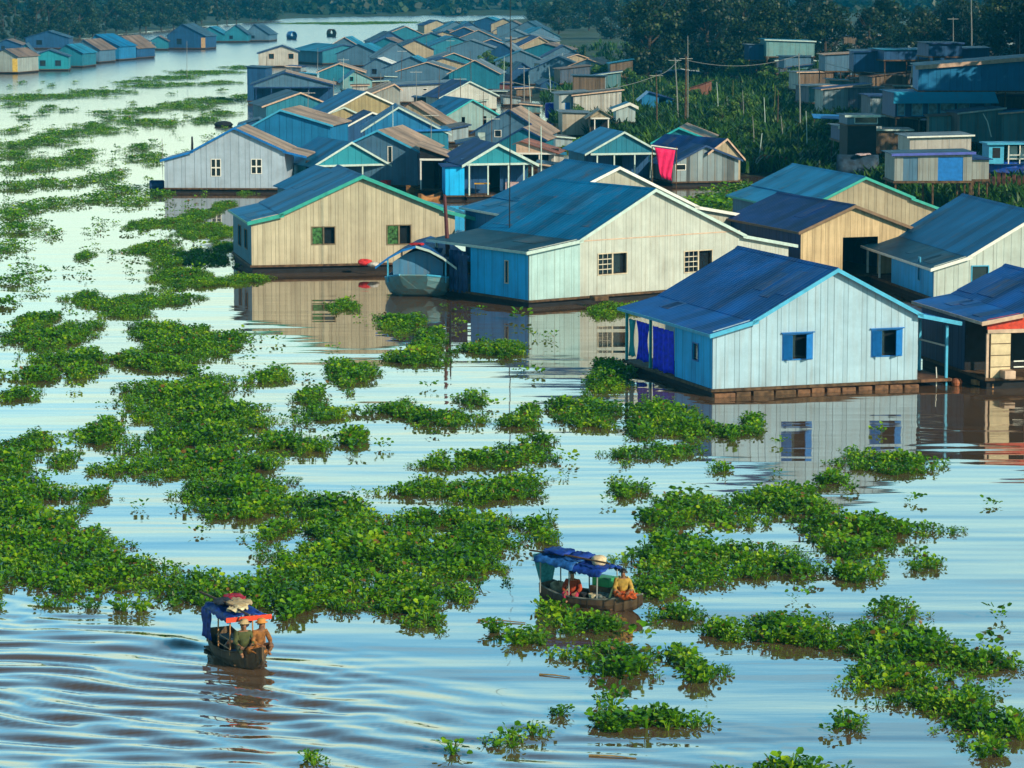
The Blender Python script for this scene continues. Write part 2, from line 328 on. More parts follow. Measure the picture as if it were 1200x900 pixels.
def house(name, label, base, prof, g=None, L=8.0, back=None, zf=.38, wall=None, side=None, rL=None, rR=None, trim=None, fascia=None,
          wins=(), doors=(), porch=None, side_len=None, ovf=.28, group=None, cat='floating house', wy1=None, under='float', right_in=.12,
          side_wins=(), side_doors=(), seam=None, leaf=None, frame=None, shut=None, step=.1, thin=.16, detail=True, stand=0.0, left_in=.0, post=None, rLean=None):
    A = G(base[0], base[1], zf)
    g = R(g if g is not None else 16)
    for _ in range(4 if back else 1):
        n = Vector((-math.sin(g), math.cos(g), 0)); e = Vector((math.cos(g), math.sin(g), 0))
        P = [onplane(x, y, A, n) for x, y in prof]
        if back:
            i, bx, by = back
            d = G(bx, by, P[i].z) - P[i]; L = math.hypot(d.x, d.y); g = math.atan2(-d.x, d.y)
    pr = [((p - A).dot(e), p.z) for p in P]
    loc = lambda x, y: (lambda p: ((p - A).dot(e), p.z))(onplane(x, y, A, n))
    root = empty(name, (A.x, A.y, 0), g, label, cat, group)
    W = pr[-1][0] - right_in
    u0 = left_in
    zfl = zf
    side = side or wall
    # openings
    ops = []; wl = []
    for w in wins:
        a = loc(w[0], w[3]); b = loc(w[2], w[1]); r = (a[0], a[1], b[0], b[1]); ops.append(r); wl.append((r, w[4]))
    dl = []
    for d in doors:
        a = loc(d[0], d[3]); b = loc(d[2], d[1]); r = (a[0], zfl, b[0], b[1]); ops.append(r); dl.append((r, d[4] if len(d) > 4 else None))
    zporch = None
    if porch:
        zporch = loc(*porch['beam'])[1]; dep = porch.get('depth', 2.2)
        wall_strips(pr, u0, W, zporch, 0, .1, [], .09).build('gable_wall', porch.get('gable', wall), root)
        bm_ = MB().box(u0, W, -.06, .0 - .004, zporch - .14, zporch + .02); bm_.build('beam', trim or WHITE, root)
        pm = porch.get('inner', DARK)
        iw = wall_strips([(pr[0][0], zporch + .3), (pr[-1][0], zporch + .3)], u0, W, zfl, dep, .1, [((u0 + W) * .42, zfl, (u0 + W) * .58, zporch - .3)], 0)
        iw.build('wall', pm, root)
        for x in porch.get('posts', ()):
            u = loc(x, porch['beam'][1])[0]
            MB().box(u - .055, u + .055, -.0, .11, zfl, zporch - .14).build('post', post or trim or WHITE, root)
        ys = dep
    else:
        wall_strips(pr, u0, W, zfl, 0, .09, ops, .07 if detail else .05).build('wall', wall, root)
        ys = .093
    if seam is not None:
        zs = loc(base[0], seam)[1]
        MB().box(u0 + .02, W - .02, -.022, -.003, zs - .03, zs + .03).build('batten', wall, root)
    # side and rear walls
    sl = side_len if side_len else L
    zt0 = interp(pr, u0) - .1
    m = MB()
    if side_wins or side_doors:
        # the left wall in pieces round its openings: run along y
        oo = sorted([(*o,) for o in side_wins] + [(*o,) for o in side_doors])
        y = ys
        for (ya, za, yb, zb) in oo:
            m.box(u0, u0 + .09, y, ya, zfl, zt0)
            if za > zfl + .02: m.box(u0, u0 + .09, ya, yb, zfl, za)
            if zb < zt0: m.box(u0, u0 + .09, ya, yb, zb, zt0)
            y = yb
        m.box(u0, u0 + .09, y, sl, zfl, zt0)
    else:
        m.box(u0, u0 + .09, ys, sl, zfl, zt0)
    m.build('side_wall', side, root)
    for (ya, za, yb, zb) in side_wins:
        wq = MB().box(u0 - .035, u0 + .03, ya - .05, ya, za - .05, zb + .05).box(u0 - .035, u0 + .03, yb, yb + .05, za - .05, zb + .05).box(u0 - .035, u0 + .03, ya, yb, za - .05, za).box(u0 - .035, u0 + .03, ya, yb, zb, zb + .05)
        wq = wq.build('window', frame or WHITE, root); MB().box(u0 + .05, u0 + .06, ya, yb, za, zb).build('pane', GLASS, wq)
    for (ya, za, yb, zb) in side_doors:
        MB().box(u0 + .05, u0 + .07, ya, yb, za, zb).build('door', leaf or DARK, root)
    m = MB().box(W - .09, W, ys, L, zfl, interp(pr, W) - .1)
    if side_len and len(pr) > 3:
        ui = pr[1][0]
        MB().box(u0 + .09, ui, sl - .09, sl, zfl, zt0).build('porch_wall', wall, root); MB().box(ui, ui + .09, sl, L, zfl, interp(pr, ui) - .1).build('porch_wall', wall, root)
    m.build('side_wall', side if not side_len else wall, root)
    if side_len:
        pm = post or trim or WHITE
        for yy in ([L - .1] if L - sl < 5 else [sl + (L - sl) / 2, L - .1]): MB().box(u0 - .02, u0 + .09, yy - .1, yy, zfl, zt0).build('post', pm, root)
    ub = pr[1][0] + .1 if side_len and len(pr) > 3 else u0 + .09
    wall_strips(pr, ub, W - .09, zfl, L - .09, .09, [], .1).build('rear_wall', wall, root)
    for r, k in wl:
        k2, fr = (k if isinstance(k, tuple) else (k, frame))
        window(root, *r, k2, 0.0, fr, shut)
    for r, k in dl:
        if k:
            MB().box(r[0], r[2], .04, .07, r[1], r[3]).build('door', k, root)
    # roof slopes
    n_ = len(pr); ia = max(range(n_), key=lambda i: pr[i][1])
    tr = trim
    for i in range(n_ - 1):
        (ua, za), (ub_, zb) = pr[i], pr[i + 1]
        sl_ = (zb - za) / ((ub_ - ua) or 1e-6)
        ext_a = ext_b = 0.0; dz = 0.0
        lean = n_ > 3 and (i == 0 or i == n_ - 2)
        if n_ == 3 or n_ == 2:
            if i == 0: ext_a = .18
            if i == n_ - 2: ext_b = .18
        else:
            if i == 0: ext_a = .2; dz = -step
            elif i == n_ - 2: ext_b = .2; dz = -step
            else:
                if i == 1: ext_a = .28
                if i == n_ - 3: ext_b = .28
        a = (ua - ext_a, za - ext_a * sl_ + dz); b = (ub_ + ext_b, zb + ext_b * sl_ + dz)
        th = .055
        mat = rL if (i + 1 <= ia) else (rR or rL)
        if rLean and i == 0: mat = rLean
        y0, y1 = -ovf, L + .25
        rf = MB().hexa([(a[0], y0, a[1] - th), (b[0], y0, b[1] - th), (b[0], y1, b[1] - th), (a[0], y1, a[1] - th), (a[0], y0, a[1]), (b[0], y0, b[1]), (b[0], y1, b[1]), (a[0], y1, a[1])]).build('roof', mat, root)
        run = b[0] - a[0]
        if run > 1.2 and L > 4:          # odd replacement sheets, laid a finger's breadth proud
            for _k in range(random.choice([1, 2, 3]) if detail else random.choice([0, 1, 2])):
                f0 = random.uniform(.0, .55); f1 = min(1.0, f0 + random.uniform(.3, .6)); yp = random.uniform(0, L - 1.4); wp = random.choice([.95, .95, 1.9])
                xa, xb = a[0] + run * f0, a[0] + run * f1; za_, zb_ = a[1] + (b[1] - a[1]) * f0 + .006, a[1] + (b[1] - a[1]) * f1 + .006
                MB().hexa([(xa, yp, za_), (xb, yp, zb_), (xb, yp + wp, zb_), (xa, yp + wp, za_), (xa, yp, za_ + .014), (xb, yp, zb_ + .014), (xb, yp + wp, zb_ + .014), (xa, yp + wp, za_ + .014)]).build('roof_patch', PATCH(mat), rf)
        if tr:
            d_ = thin
            MB().hexa([(a[0], y0 - .035, a[1] - d_), (b[0], y0 - .035, b[1] - d_), (b[0], y0 - .003, b[1] - d_), (a[0], y0 - .003, a[1] - d_),
                       (a[0], y0 - .035, a[1] + .02), (b[0], y0 - .035, b[1] + .02), (b[0], y0 - .003, b[1] + .02), (a[0], y0 - .003, a[1] + .02)]).build('bargeboard', tr, rf)
            if i == 0 and detail:
                MB().box(a[0] - .03, a[0] - .003, y0, y1, a[1] - .12, a[1] + .01).build('eaves_board', tr, rf)
        if i + 1 == ia and n_ > 2 and detail:
            MB().prism([(b[0] - .14, b[1] - .14 * sl_ + .012), (b[0], b[1] + .05), (b[0] + .14, b[1] - .14 * abs(sl_) + .012)], y0 - .01, y1 + .01).build('ridge_cap', mat, rf)
    # what carries it
    if under == 'float':
        MB().box(u0 - .1, W + .1, -.12, L + .1, zfl - .12, zfl - .004).build('deck', TIMBER, root)
        f = MB()
        f.box(u0 + .05, W - .05, .1, L - .1, -.25, zfl - .125)
        f.build('float', DARK, root)
    elif under == 'logs':
        MB().box(u0 - .1, W + .1, -.12, L + .1, zfl - .12, zfl - .004).build('deck', TIMBER, root)
        MB().box(u0 + .05, W - .05, .12, L - .1, -.25, zfl - .125).build('float', DARK, root)
        x = u0 + .0
        while x < W - .3:
            w = random.uniform(.55, .95)
            MB().box(x, min(x + w, W), -.16 - random.uniform(0, .08), .1, -.05 + random.uniform(-.03, .02), zfl - .13 - random.uniform(0, .07)).build('float_block', (DRIFT if random.random() < .6 else TIMBER), root, bevel=.02)
            x += w + random.uniform(.06, .14)
    elif under == 'stilts':
        MB().box(u0 - .1, W + .1, -.12, L + .1, zfl - .16, zfl - .004).build('deck', TIMBER, root)
        nx = max(2, int((W - u0) / 2.2))
        for i in range(nx + 1):
            x = u0 + .1 + (W - u0 - .2) * i / nx
            for yy in (.1, L - .1):
                MB().tube([(x + random.uniform(-.08, .08), yy, stand), (x, yy, zfl - .16)], .07, 6).build('stilt', TIMBER, root)
    root['_w'] = W; root['_l'] = L
    return root, loc, pr
# ---------------------------------------------------------------- ground
def px_poly(l): return np.array([[G(x, y).x, G(x, y).y] for x, y in l])
BANK_R = np.vstack([px_poly([(700, 22), (520, 26), (474, 40), (480, 62), (530, 78), (600, 98), (640, 122), (650, 150), (700, 166), (800, 198), (860, 206), (905, 206), (960, 217), (1050, 236), (1200, 272), (1500, 330)]),
                    [[400, 150], [1600, 150], [1600, 2600], [300, 2600]]])
BANK_L = np.vstack([px_poly([(-500, 104), (-200, 78), (0, 56), (120, 42), (230, 31), (312, 25), (330, 22), (420, 19), (560, 18), (700, 18)]),
                    [[300, 2600], [-1600, 2600], [-1600, 500]]])
def sdist(poly, P):
    x, y = P[:, 0], P[:, 1]; inside = np.zeros(len(P), bool); d = np.full(len(P), 1e9)
    for i in range(len(poly)):
        a, b = poly[i], poly[(i + 1) % len(poly)]
        c = ((a[1] > y) != (b[1] > y)) & (x < (b[0] - a[0]) * (y - a[1]) / ((b[1] - a[1]) or 1e-9) + a[0])
        inside ^= c
        ab = b - a; t = np.clip(((P - a) @ ab) / (ab @ ab + 1e-9), 0, 1)
        d = np.minimum(d, np.hypot(*(P - (a + t[:, None] * ab)).T))
    return np.where(inside, d, -d)
def landz_np(P):
    s = np.maximum(sdist(BANK_R, P), sdist(BANK_L, P))
    z = np.where(s < 0, np.maximum(-1.4, s * .12), np.minimum(.25 + s * .035, 1.6 + s * .004))
    far = np.clip((P[:, 1] - 1050) / 500, 0, 1)
    bump = np.sin(P[:, 0] * .11 + 1.3 * np.sin(P[:, 1] * .05)) * .12 + np.sin(P[:, 1] * .17 + P[:, 0] * .05) * .1
    hill = far * far * (20 + 5 * np.sin(P[:, 0] * .006) + 3 * np.sin(P[:, 0] * .021))
    return z + np.where(s > 2, bump, 0) + np.where(s > 0, hill, 0)
def landz(x, y): return float(landz_np(np.array([[x, y]], float))[0])
def GL(x, y):                     # sight line onto the land
    z = .5
    for _ in range(5):
        p = G(x, y, z); z = max(0, landz(p.x, p.y))
    return Vector((p.x, p.y, z))
gm, t, b = newmat('bank_soil'); l = t.links.new
ge = N(t, 'ShaderNodeNewGeometry'); no = N(t, 'ShaderNodeTexNoise'); no.inputs['Scale'].default_value = .12; no.inputs['Detail'].default_value = 8
l(ge.outputs['Position'], no.inputs['Vector'])
cr = N(t, 'ShaderNodeValToRGB'); e = cr.color_ramp.elements; e[0].position = .36; e[0].color = (.010, .03, .008, 1); e[1].position = .74; e[1].color = (.05, .04, .022, 1)
q = e.new(.52); q.color = (.018, .05, .012, 1)
l(no.outputs[0], cr.inputs[0]); l(cr.outputs[0], b.inputs['Base Color']); b.inputs['Roughness'].default_value = .95
gx = np.concatenate([np.linspace(-1600, -400, 25), np.linspace(-380, 260, 161), np.linspace(275, 420, 20), np.linspace(480, 1600, 20)])
gy = np.concatenate([np.linspace(140, 420, 113), np.linspace(426, 1100, 113), np.linspace(1120, 2600, 60)])
XX, YY = np.meshgrid(gx, gy); PP = np.stack([XX.ravel(), YY.ravel()], 1)
ZZ = landz_np(PP); nx = len(gx)
ii = (np.arange(len(gy) - 1)[:, None] * nx + np.arange(nx - 1)[None, :]).ravel()
gq = np.stack([ii, ii + 1, ii + 1 + nx, ii + nx], 1)
tag(npmesh('ground', np.column_stack([PP, ZZ]), gq, gm, smooth=True), 'low green river bank and far wooded rise', kind='structure')

# ---------------------------------------------------------------- river
wm, t, b = newmat('muddy_river_water'); l = t.links.new
b.inputs['Base Color'].default_value = (.105, .068, .042, 1); b.inputs['Roughness'].default_value = .03; b.inputs['IOR'].default_value = 2.05
ge = N(t, 'ShaderNodeNewGeometry'); mp = N(t, 'ShaderNodeMapping'); mp.inputs['Scale'].default_value = (.055, .34, 1); mp.inputs['Rotation'].default_value = (0, 0, R(6))
no = N(t, 'ShaderNodeTexNoise'); no.inputs['Scale'].default_value = 1; no.inputs['Detail'].default_value = 2.0; no.inputs['Roughness'].default_value = .4
l(ge.outputs['Position'], mp.inputs[0]); l(mp.outputs[0], no.inputs['Vector'])
mp2 = N(t, 'ShaderNodeMapping'); mp2.inputs['Scale'].default_value = (.5, 2.6, 1); mp2.inputs['Rotation'].default_value = (0, 0, R(-8))
n2 = N(t, 'ShaderNodeTexNoise'); n2.inputs['Scale'].default_value = 1; n2.inputs['Detail'].default_value = 2
l(ge.outputs['Position'], mp2.inputs[0]); l(mp2.outputs[0], n2.inputs['Vector'])
# calm and ruffled patches
n3 = N(t, 'ShaderNodeTexNoise'); n3.inputs['Scale'].default_value = .035; n3.inputs['Detail'].default_value = 2; l(ge.outputs['Position'], n3.inputs['Vector'])
ps = N(t, 'ShaderNodeMapRange'); l(n3.outputs[0], ps.inputs[0]); ps.inputs[1].default_value = .4; ps.inputs[2].default_value = .62; ps.inputs[3].default_value = .15; ps.inputs[4].default_value = 1
n2m = N(t, 'ShaderNodeMath', operation='MULTIPLY'); l(n2.outputs[0], n2m.inputs[0]); l(ps.outputs[0], n2m.inputs[1])
hs = N(t, 'ShaderNodeMath', operation='MULTIPLY_ADD'); l(n2m.outputs[0], hs.inputs[0]); hs.inputs[1].default_value = .05; l(no.outputs[0], hs.inputs[2])
# the river lies flat in the lee of the houses: ripples die away upstream
sp = N(t, 'ShaderNodeSeparateXYZ'); l(ge.outputs['Position'], sp.inputs[0])
fd = N(t, 'ShaderNodeMapRange'); l(sp.outputs[1], fd.inputs[0]); fd.inputs[1].default_value = 78; fd.inputs[2].default_value = 190; fd.inputs[3].default_value = .8; fd.inputs[4].default_value = .14
bp = N(t, 'ShaderNodeBump'); bp.inputs['Distance'].default_value = .17; l(fd.outputs[0], bp.inputs['Strength']); l(hs.outputs[0], bp.inputs['Height']); l(bp.outputs[0], b.inputs['Normal'])
ro = N(t, 'ShaderNodeMapRange'); l(sp.outputs[1], ro.inputs[0]); ro.inputs[1].default_value = 190; ro.inputs[2].default_value = 620; ro.inputs[3].default_value = .03; ro.inputs[4].default_value = .24; l(ro.outputs[0], b.inputs['Roughness'])
wx = np.concatenate([[-1600, -500, -150, -60, -35], np.arange(-24, 20.01, .22), [30, 60, 150, 500, 1600]])
wy = np.concatenate([[-60, 20, 40], np.arange(50, 97.01, .17), [110, 140, 200, 400, 1000, 2600]])
WX, WY = np.meshgrid(wx, wy)
ylim = np.where(WX < 2, 90.5 - (WX + 14.8) * .80, 77 - (WX - 2) * .7)
msk = np.clip((ylim - WY) / 9, 0, 1); msk = msk * msk * (3 - 2 * msk)
msk *= np.clip((WX + 24) / 2, 0, 1) * np.clip((20 - WX) / 4, 0, 1) * np.clip((WY - 50) / 2, 0, 1)
left = np.clip((-WX + 6) / 12, .30, 1)
def train(th, lam, amp, wob, ph, sx=.09):
    c, s = math.cos(th), math.sin(th)
    a = WX * c + WY * s; cr_ = -WX * s + WY * c
    phs = 2 * math.pi / lam * (a + wob * np.sin(cr_ * sx * 2 * math.pi + ph) + .35 * wob * np.sin(cr_ * sx * 5.3 + 2.2 * ph)) + ph
    env = .55 + .45 * np.sin(cr_ * sx * 3.1 + a * .21 + ph * 1.7)
    return amp * (np.sin(phs) + .22 * np.sin(2 * phs + .6)) * env
wz = train(R(57), 2.3, .019, .45, .4) + train(R(72), 1.35, .022, .3, 2.0, .13) + train(R(48), 3.7, .018, .7, 4.1, .06) + train(R(82), .75, .011, .2, 1.0, .2)
wz += train(R(64), 1.0, .023, .3, 3.3, .16) + train(R(40), 1.6, .022, .4, 5.0, .12)
wz = wz * msk * left * 1.25
# the wash of the boat: two ridges trailing to the left of it
bx, by = G(240, 757).x, G(240, 757).y
for sy, k, am in ((0.10, .5, .05), (-.34, .42, .06), (-.14, .6, .04)):
    dx = bx - WX; yc = by - sy * dx * 1.15 + .25 * np.sin(dx * .9)
    w = .42 + .05 * np.clip(dx, 0, 20); q_ = (WY - yc) / w
    wz += np.where(dx > 0, am * np.exp(-q_ * q_) * np.exp(-np.clip(dx, 0, 99) / 8) * np.clip(dx / .8, 0, 1) * (1 + .25 * np.sin(dx * 3)), 0)
wz += np.where((WX > -23.9) & (WX < 19.9) & (WY > 50) & (WY < 96.9), 0, 0)
nx = len(wx); ii = (np.arange(len(wy) - 1)[:, None] * nx + np.arange(nx - 1)[None, :]).ravel()
tag(npmesh('river_water', np.column_stack([WX.ravel(), WY.ravel(), wz.ravel()]), np.stack([ii, ii + 1, ii + 1 + nx, ii + nx], 1), wm, smooth=True),
    'brown river reflecting the pale sky', kind='structure')

# ---------------------------------------------------------------- air
HZ = True
if HZ:
    hm = bpy.data.materials.new('river_haze'); hm.use_nodes = True; t = hm.node_tree; t.nodes.clear()
    pv = N(t, 'ShaderNodeVolumePrincipled'); pv.inputs['Color'].default_value = (.015, .40, .72, 1); pv.inputs['Density'].default_value = .00023; pv.inputs['Anisotropy'].default_value = 0.0
    o_ = N(t, 'ShaderNodeOutputMaterial'); t.links.new(pv.outputs[0], o_.inputs['Volume'])
    hz = MB().box(-1700, 1700, -100, 2700, -4, 48).build('haze', hm)
    tag(hz, 'thin blue haze over the river', kind='stuff')
# ---------------------------------------------------------------- colours of the village
S_WHITE = siding((.33, .50, .63), .36, .5, .06, stain_amt=.16)
S_CREAM = siding((.46, .50, .47), .33, .4, .05, stain_amt=.18)
S_PALE = siding((.45, .53, .51), .4, .4, .05, stain_amt=.15)
S_BEIGE = siding((.50, .45, .33), .24, .40, .12, stain=(.24, .18, .11), stain_amt=.22)
S_ORANGE = siding((.58, .44, .26), .26, .5, .12, stain_amt=.35)
S_LILAC = siding((.36, .46, .58), .5, .35, .05, stain_amt=.1)
S_BLUE = siding((.008, .44, .90), .7, .35, .05, (.02, .1, .3), .2)
S_BLUE2 = siding((.012, .17, .38), .6, .35, .07, (.02, .1, .25), .25)
S_NAVY = siding((.012, .075, .20), .5, .4, .1, (.01, .03, .08), .3)
S_TEAL = siding((.012, .17, .27), .45, .4, .08, (.03, .12, .16), .3)
S_TURQ = siding((.012, .24, .33), .6, .3, .05, (.03, .2, .25), .2)
S_GREY = siding((.25, .28, .28), .3, .4, .1, stain_amt=.3)
S_GBLUE = siding((.07, .17, .28), .4, .35, .09, (.08, .1, .12), .3)
S_TAN = siding((.36, .31, .22), .3, .4, .1, stain_amt=.3)
S_OLIVE = siding((.33, .28, .15), .3, .4, .1, stain_amt=.3)
R_BLUE = roofing((.002, .15, .36), patch=.22); R_BLUE2 = roofing((.002, .09, .36), patch=.4); R_NAVY = roofing((.004, .035, .17), patch=.4)
R_TEAL = roofing((.01, .20, .37)); R_CYAN = roofing((.012, .22, .46), patch=.22); R_AWN = roofing((.03, .36, .62), patch=.1); R_GREY = roofing((.13, .19, .25)); R_TAN = roofing((.36, .26, .19), rust=.3)
R_BROWN = roofing((.20, .145, .115), rust=.3); R_SLATE = roofing((.03, .09, .16), rust=.3); R_RUST = roofing((.28, .10, .055), rust=.5)
P_TEAL = paint((.03, .42, .46), .5, .1); P_SKY = paint((.06, .38, .62), .5, .1); P_WHITE = paint((.72, .74, .70), .5, .08); P_PALE = paint((.46, .60, .58), .5, .1)
P_TAN = paint((.56, .40, .30), .6, .15); P_GREEN = paint((.03, .34, .29), .5, .1); P_BLUE = paint((.01, .16, .50), .45, .12); P_NAVY = paint((.01, .05, .16), .5, .2)
P_RED = paint((.55, .045, .02), .55, .2, 5)
FL = 'floating houses moored along the river'

h1, l1, _ = house('floating_house', 'pale blue-white floating house nearest the camera with blue shutters and blue curtains', (835, 456),
    [(834, 387), (886, 371), (979, 314), (1072, 364), (1119, 373)], back=(0, 731, 357), zf=.34, wall=S_WHITE, side=S_BLUE, rL=R_BLUE2, trim=P_SKY,
    wins=[(918, 391, 951, 421, 'shutter'), (1022, 386, 1056, 417, 'shutter')], side_len=4.3, under='logs', right_in=1.75, shut=P_BLUE, frame=P_BLUE, group=FL,
    side_wins=[(1.6, 1.35, 2.2, 2.05)], post=P_TEAL)
W1, L1 = h1['_w'], h1['_l']
# right-hand landing stage with its two posts
MB().box(W1 + .11, W1 + 1.6, -.15, 3.2, .22, .34).build('landing_stage', DRIFT, h1)
for yy in (.0, 2.6): MB().box(W1 + 1.35, W1 + 1.46, yy, yy + .11, .345, 2.62).build('post', P_SKY, h1)
MB().box(W1 + 1.36, W1 + 1.44, .12, 2.6, 1.7, 1.76).build('rail', P_WHITE, h1)
MB().tube([(W1 + 1.42, .05, -.9), (W1 + 1.42, .05, .21)], .05, 6).build('mooring_post', P_SKY, h1)
# curtains of the open porch on the left side
def drape(y0, y1, z0, z1, x, mat, par, name='curtain', taper=.0):
    rows = []
    for i in range(9):
        f = i / 8; z = z1 + (z0 - z1) * f
        rows.append([(x + .07 * math.sin(k * 1.9 + f * .8), y0 + (y1 - y0) * (k / 14) + taper * math.sin(math.pi * f) * (.5 - k / 14), z + .05 * math.sin(k * .8) * f) for k in range(15)])
    return MB().grid(rows).build(name, mat, par, smooth=True, solid=.02)
CUR = paint((.015, .025, .80), .75, .2, 5)
drape(4.35, 6.9, .40, 2.28, -.05, CUR, h1); drape(7.3, 9.0, .55, 2.28, .0, CUR, h1, taper=.7)
drape(9.2, 9.9, .6, 2.25, .02, P_TEAL, h1, taper=.5)

h2, l2, pr2 = house('floating_house', 'large cream gabled floating house with blue roof and two barred windows, centre of the photo', (620, 352),
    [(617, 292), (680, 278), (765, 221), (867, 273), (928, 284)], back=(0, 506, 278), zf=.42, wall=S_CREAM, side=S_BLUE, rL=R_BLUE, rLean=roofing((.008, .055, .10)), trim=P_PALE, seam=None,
    wins=[(701, 296, 734, 322, 'bars'), (802, 293, 834, 319, 'bars')], side_len=5.4, group=FL, right_in=.25, side_wins=[(1.9, 1.2, 2.15, 2.35)], frame=paint((.55, .48, .36), .6))
MB().hexa([(pr2[1][0], -.02, 3.36), (pr2[3][0], -.02, 3.36), (pr2[3][0], -.003, 3.36), (pr2[1][0], -.003, 3.36), (pr2[1][0], -.02, 3.42), (pr2[3][0], -.02, 3.42), (pr2[3][0], -.003, 3.42), (pr2[1][0], -.003, 3.42)]).build('batten', P_TAN, h2)
wall_strips(pr2, .0, pr2[1][0] - .02, .42, -.018, .015, [], .1).build('wall_panel', siding((.36, .54, .56), .34, .4, .05, stain_amt=.12), h2)
drape(5.6, 7.4, .3, 2.6, -.1, P_NAVY, h2, 'tarpaulin'); drape(8.0, 9.6, .5, 2.6, -.05, P_NAVY, h2, 'tarpaulin', .5)

h3, l3, _ = house('floating_house', 'beige board floating house with green bargeboards and two dark windows', (295, 311),
    [(293, 257), (332, 248), (424, 205), (518, 243), (562, 254)], g=12, L=9, zf=.5, wall=S_BEIGE, side=S_TEAL, rL=R_BLUE, rR=R_TEAL, trim=P_GREEN, right_in=1.5,
    wins=[(366, 266, 392, 286, 'pair'), (454, 264, 481, 286, 'pair')], group=FL, side_wins=[(2, 1.3, 3.2, 2.4), (5, 1.2, 6.2, 2.4)], frame=paint((.2, .16, .1), .7), thin=.2)
h4, _, _ = house('floating_house', 'blue roofed floating house with a grey gable rising right behind the large cream one', (602, 318),
    [(600, 250), (640, 238), (724, 195), (812, 239), (864, 248)], back=(2, 664, 187), zf=.4, wall=siding((.42, .42, .36), .33, .3, .06), side=S_BLUE2, rL=R_BLUE, trim=P_WHITE, group=FL)
h5, _, _ = house('floating_house', 'dark navy roofed house with an orange-cream front and wide dark doorway', (938, 324),
    [(937, 270), (1000, 240), (1068, 266)], back=(0, 853, 254), zf=.45, wall=S_ORANGE, side=S_NAVY, rL=R_NAVY, trim=paint((.2, .13, .08), .6), group=FL, right_in=.3, doors=[(987, 277, 1029, 330)])
house('floating_house', 'light blue roofed house with a beige gable and green bargeboard behind the navy roofed one', (937, 288),
    [(934, 243), (966, 231), (1013, 207), (1066, 229), (1098, 241)], back=(2, 930, 192), zf=.4, wall=S_TAN, side=S_GBLUE, rL=R_CYAN, trim=P_GREEN, group=FL)
h7, _, _ = house('floating_house', 'white gabled house cut by the right edge, broad blue roof and blue side wall', (1094, 349),
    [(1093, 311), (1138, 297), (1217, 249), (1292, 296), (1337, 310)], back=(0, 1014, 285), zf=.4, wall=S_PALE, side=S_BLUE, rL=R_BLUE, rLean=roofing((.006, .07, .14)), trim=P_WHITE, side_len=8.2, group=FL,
    wins=[(1139, 312, 1158, 330, 'dark')], frame=P_SKY, side_wins=[(2.6, 1.1, 2.9, 2.3)])
h8, l8, pr8 = house('floating_house', 'dark blue floating house at the right edge with a red fascia and cream door panel', (1156, 443),
    [(1153, 373), (1203, 363), (1263, 331), (1323, 363), (1372, 373)], back=(0, 1076, 350), zf=.5, wall=S_NAVY, side=S_NAVY, rL=R_BLUE2, rR=R_NAVY, trim=P_TAN,
    porch=dict(beam=(1153, 387), depth=2.6, gable=P_RED, inner=DARK, posts=[1158, 1205]), group=FL)
ua, ub = l8(1161, 430)[0], l8(1184, 430)[0]
pan = MB().box(ua, ub, .02, .09, .5, 2.5)
pan = pan.build('door_panel', paint((.62, .50, .32), .6), h8)
for z in (.95, 1.45, 1.95): MB().box(ua, ub, .003, .017, z, z + .03).build('rail', TIMBER, pan)
for z in (.9, 1.15): MB().box(ub + .2, ub + 3, .1, .15, z, z + .05).build('rail', P_WHITE, h8)
house('floating_house', 'lilac house with two white-framed windows and a tan right roof, on the left', (193, 220),
    [(191, 185), (227, 175), (275, 149), (332, 175), (357, 181)], g=-3, L=6, zf=.4, wall=S_LILAC, side=S_LILAC, rL=R_BLUE, rR=R_TAN, trim=P_BLUE, right_in=1.6, group=FL,
    wins=[(248, 187, 258, 206, 'cross'), (295, 187, 306, 203, 'cross')])

def H(label, base, prof, g=5, L=7, **k):
    p_ = GL(*base); k['zf'] = p_.z + k.get('zf', .38); k['stand'] = p_.z - .4; k.setdefault('group', FL); k.setdefault('detail', False); k.setdefault('side', k.get('wall'))
    return house(k.pop('name', 'floating_house'), label, base, prof, g=g, L=L, **k)[0]
# ---- the crowd behind
H('bright blue gabled house with a tan right roof slope just behind the lilac one', (290, 196), [(286, 152), (329, 128), (389, 146)], -8, 8, wall=S_BLUE2, rL=R_TEAL, rR=R_TAN, trim=P_SKY)
H('small turquoise gable with a black left roof in front of the bright blue house', (318, 192), [(315, 170), (350, 152), (392, 177)], 6, 4, wall=S_TURQ, rL=R_NAVY, rR=R_TAN, trim=P_TEAL)
H('turquoise gabled house with an open dark veranda behind the beige house', (368, 219), [(366, 194), (411, 166), (458, 193)], 22, 8, wall=S_TURQ, rL=R_BLUE, trim=P_PALE, porch=dict(beam=(368, 194), depth=2, posts=[372, 392, 425, 452]))
H('teal and blue shed roof peeking over the beige house ridge', (352, 246), [(350, 224), (398, 200), (440, 220)], 18, 7, wall=S_TEAL, rL=R_BLUE, trim=P_GREEN)
H('blue gabled house with a tan right roof and one black slit window', (408, 216), [(405, 170), (443, 152), (491, 176)], -12, 8, wall=S_GBLUE, rL=R_BLUE, rR=R_TAN, trim=P_SKY, wins=[(455, 172, 459, 190, 'dark')])
lean = H('dark open lean-to with a tan awning and white post beside the slit-window house', (492, 222), [(489, 170), (528, 184)], -5, 5, wall=S_NAVY, rL=R_TAN, porch=dict(beam=(490, 186), depth=1.5, posts=[493, 524], gable=DARK))
H('vivid blue gable with white right bargeboard in the middle of the crowded roofs', (428, 190), [(425, 152), (467, 125), (527, 156)], 4, 8, wall=S_BLUE2, rL=R_BLUE, rR=R_GREY, trim=P_PALE)
H('olive-tan gable edged in white in the middle of the crowded roofs', (388, 165), [(384, 132), (429, 107), (482, 131)], 16, 8, wall=S_OLIVE, rL=R_BLUE, trim=P_WHITE)
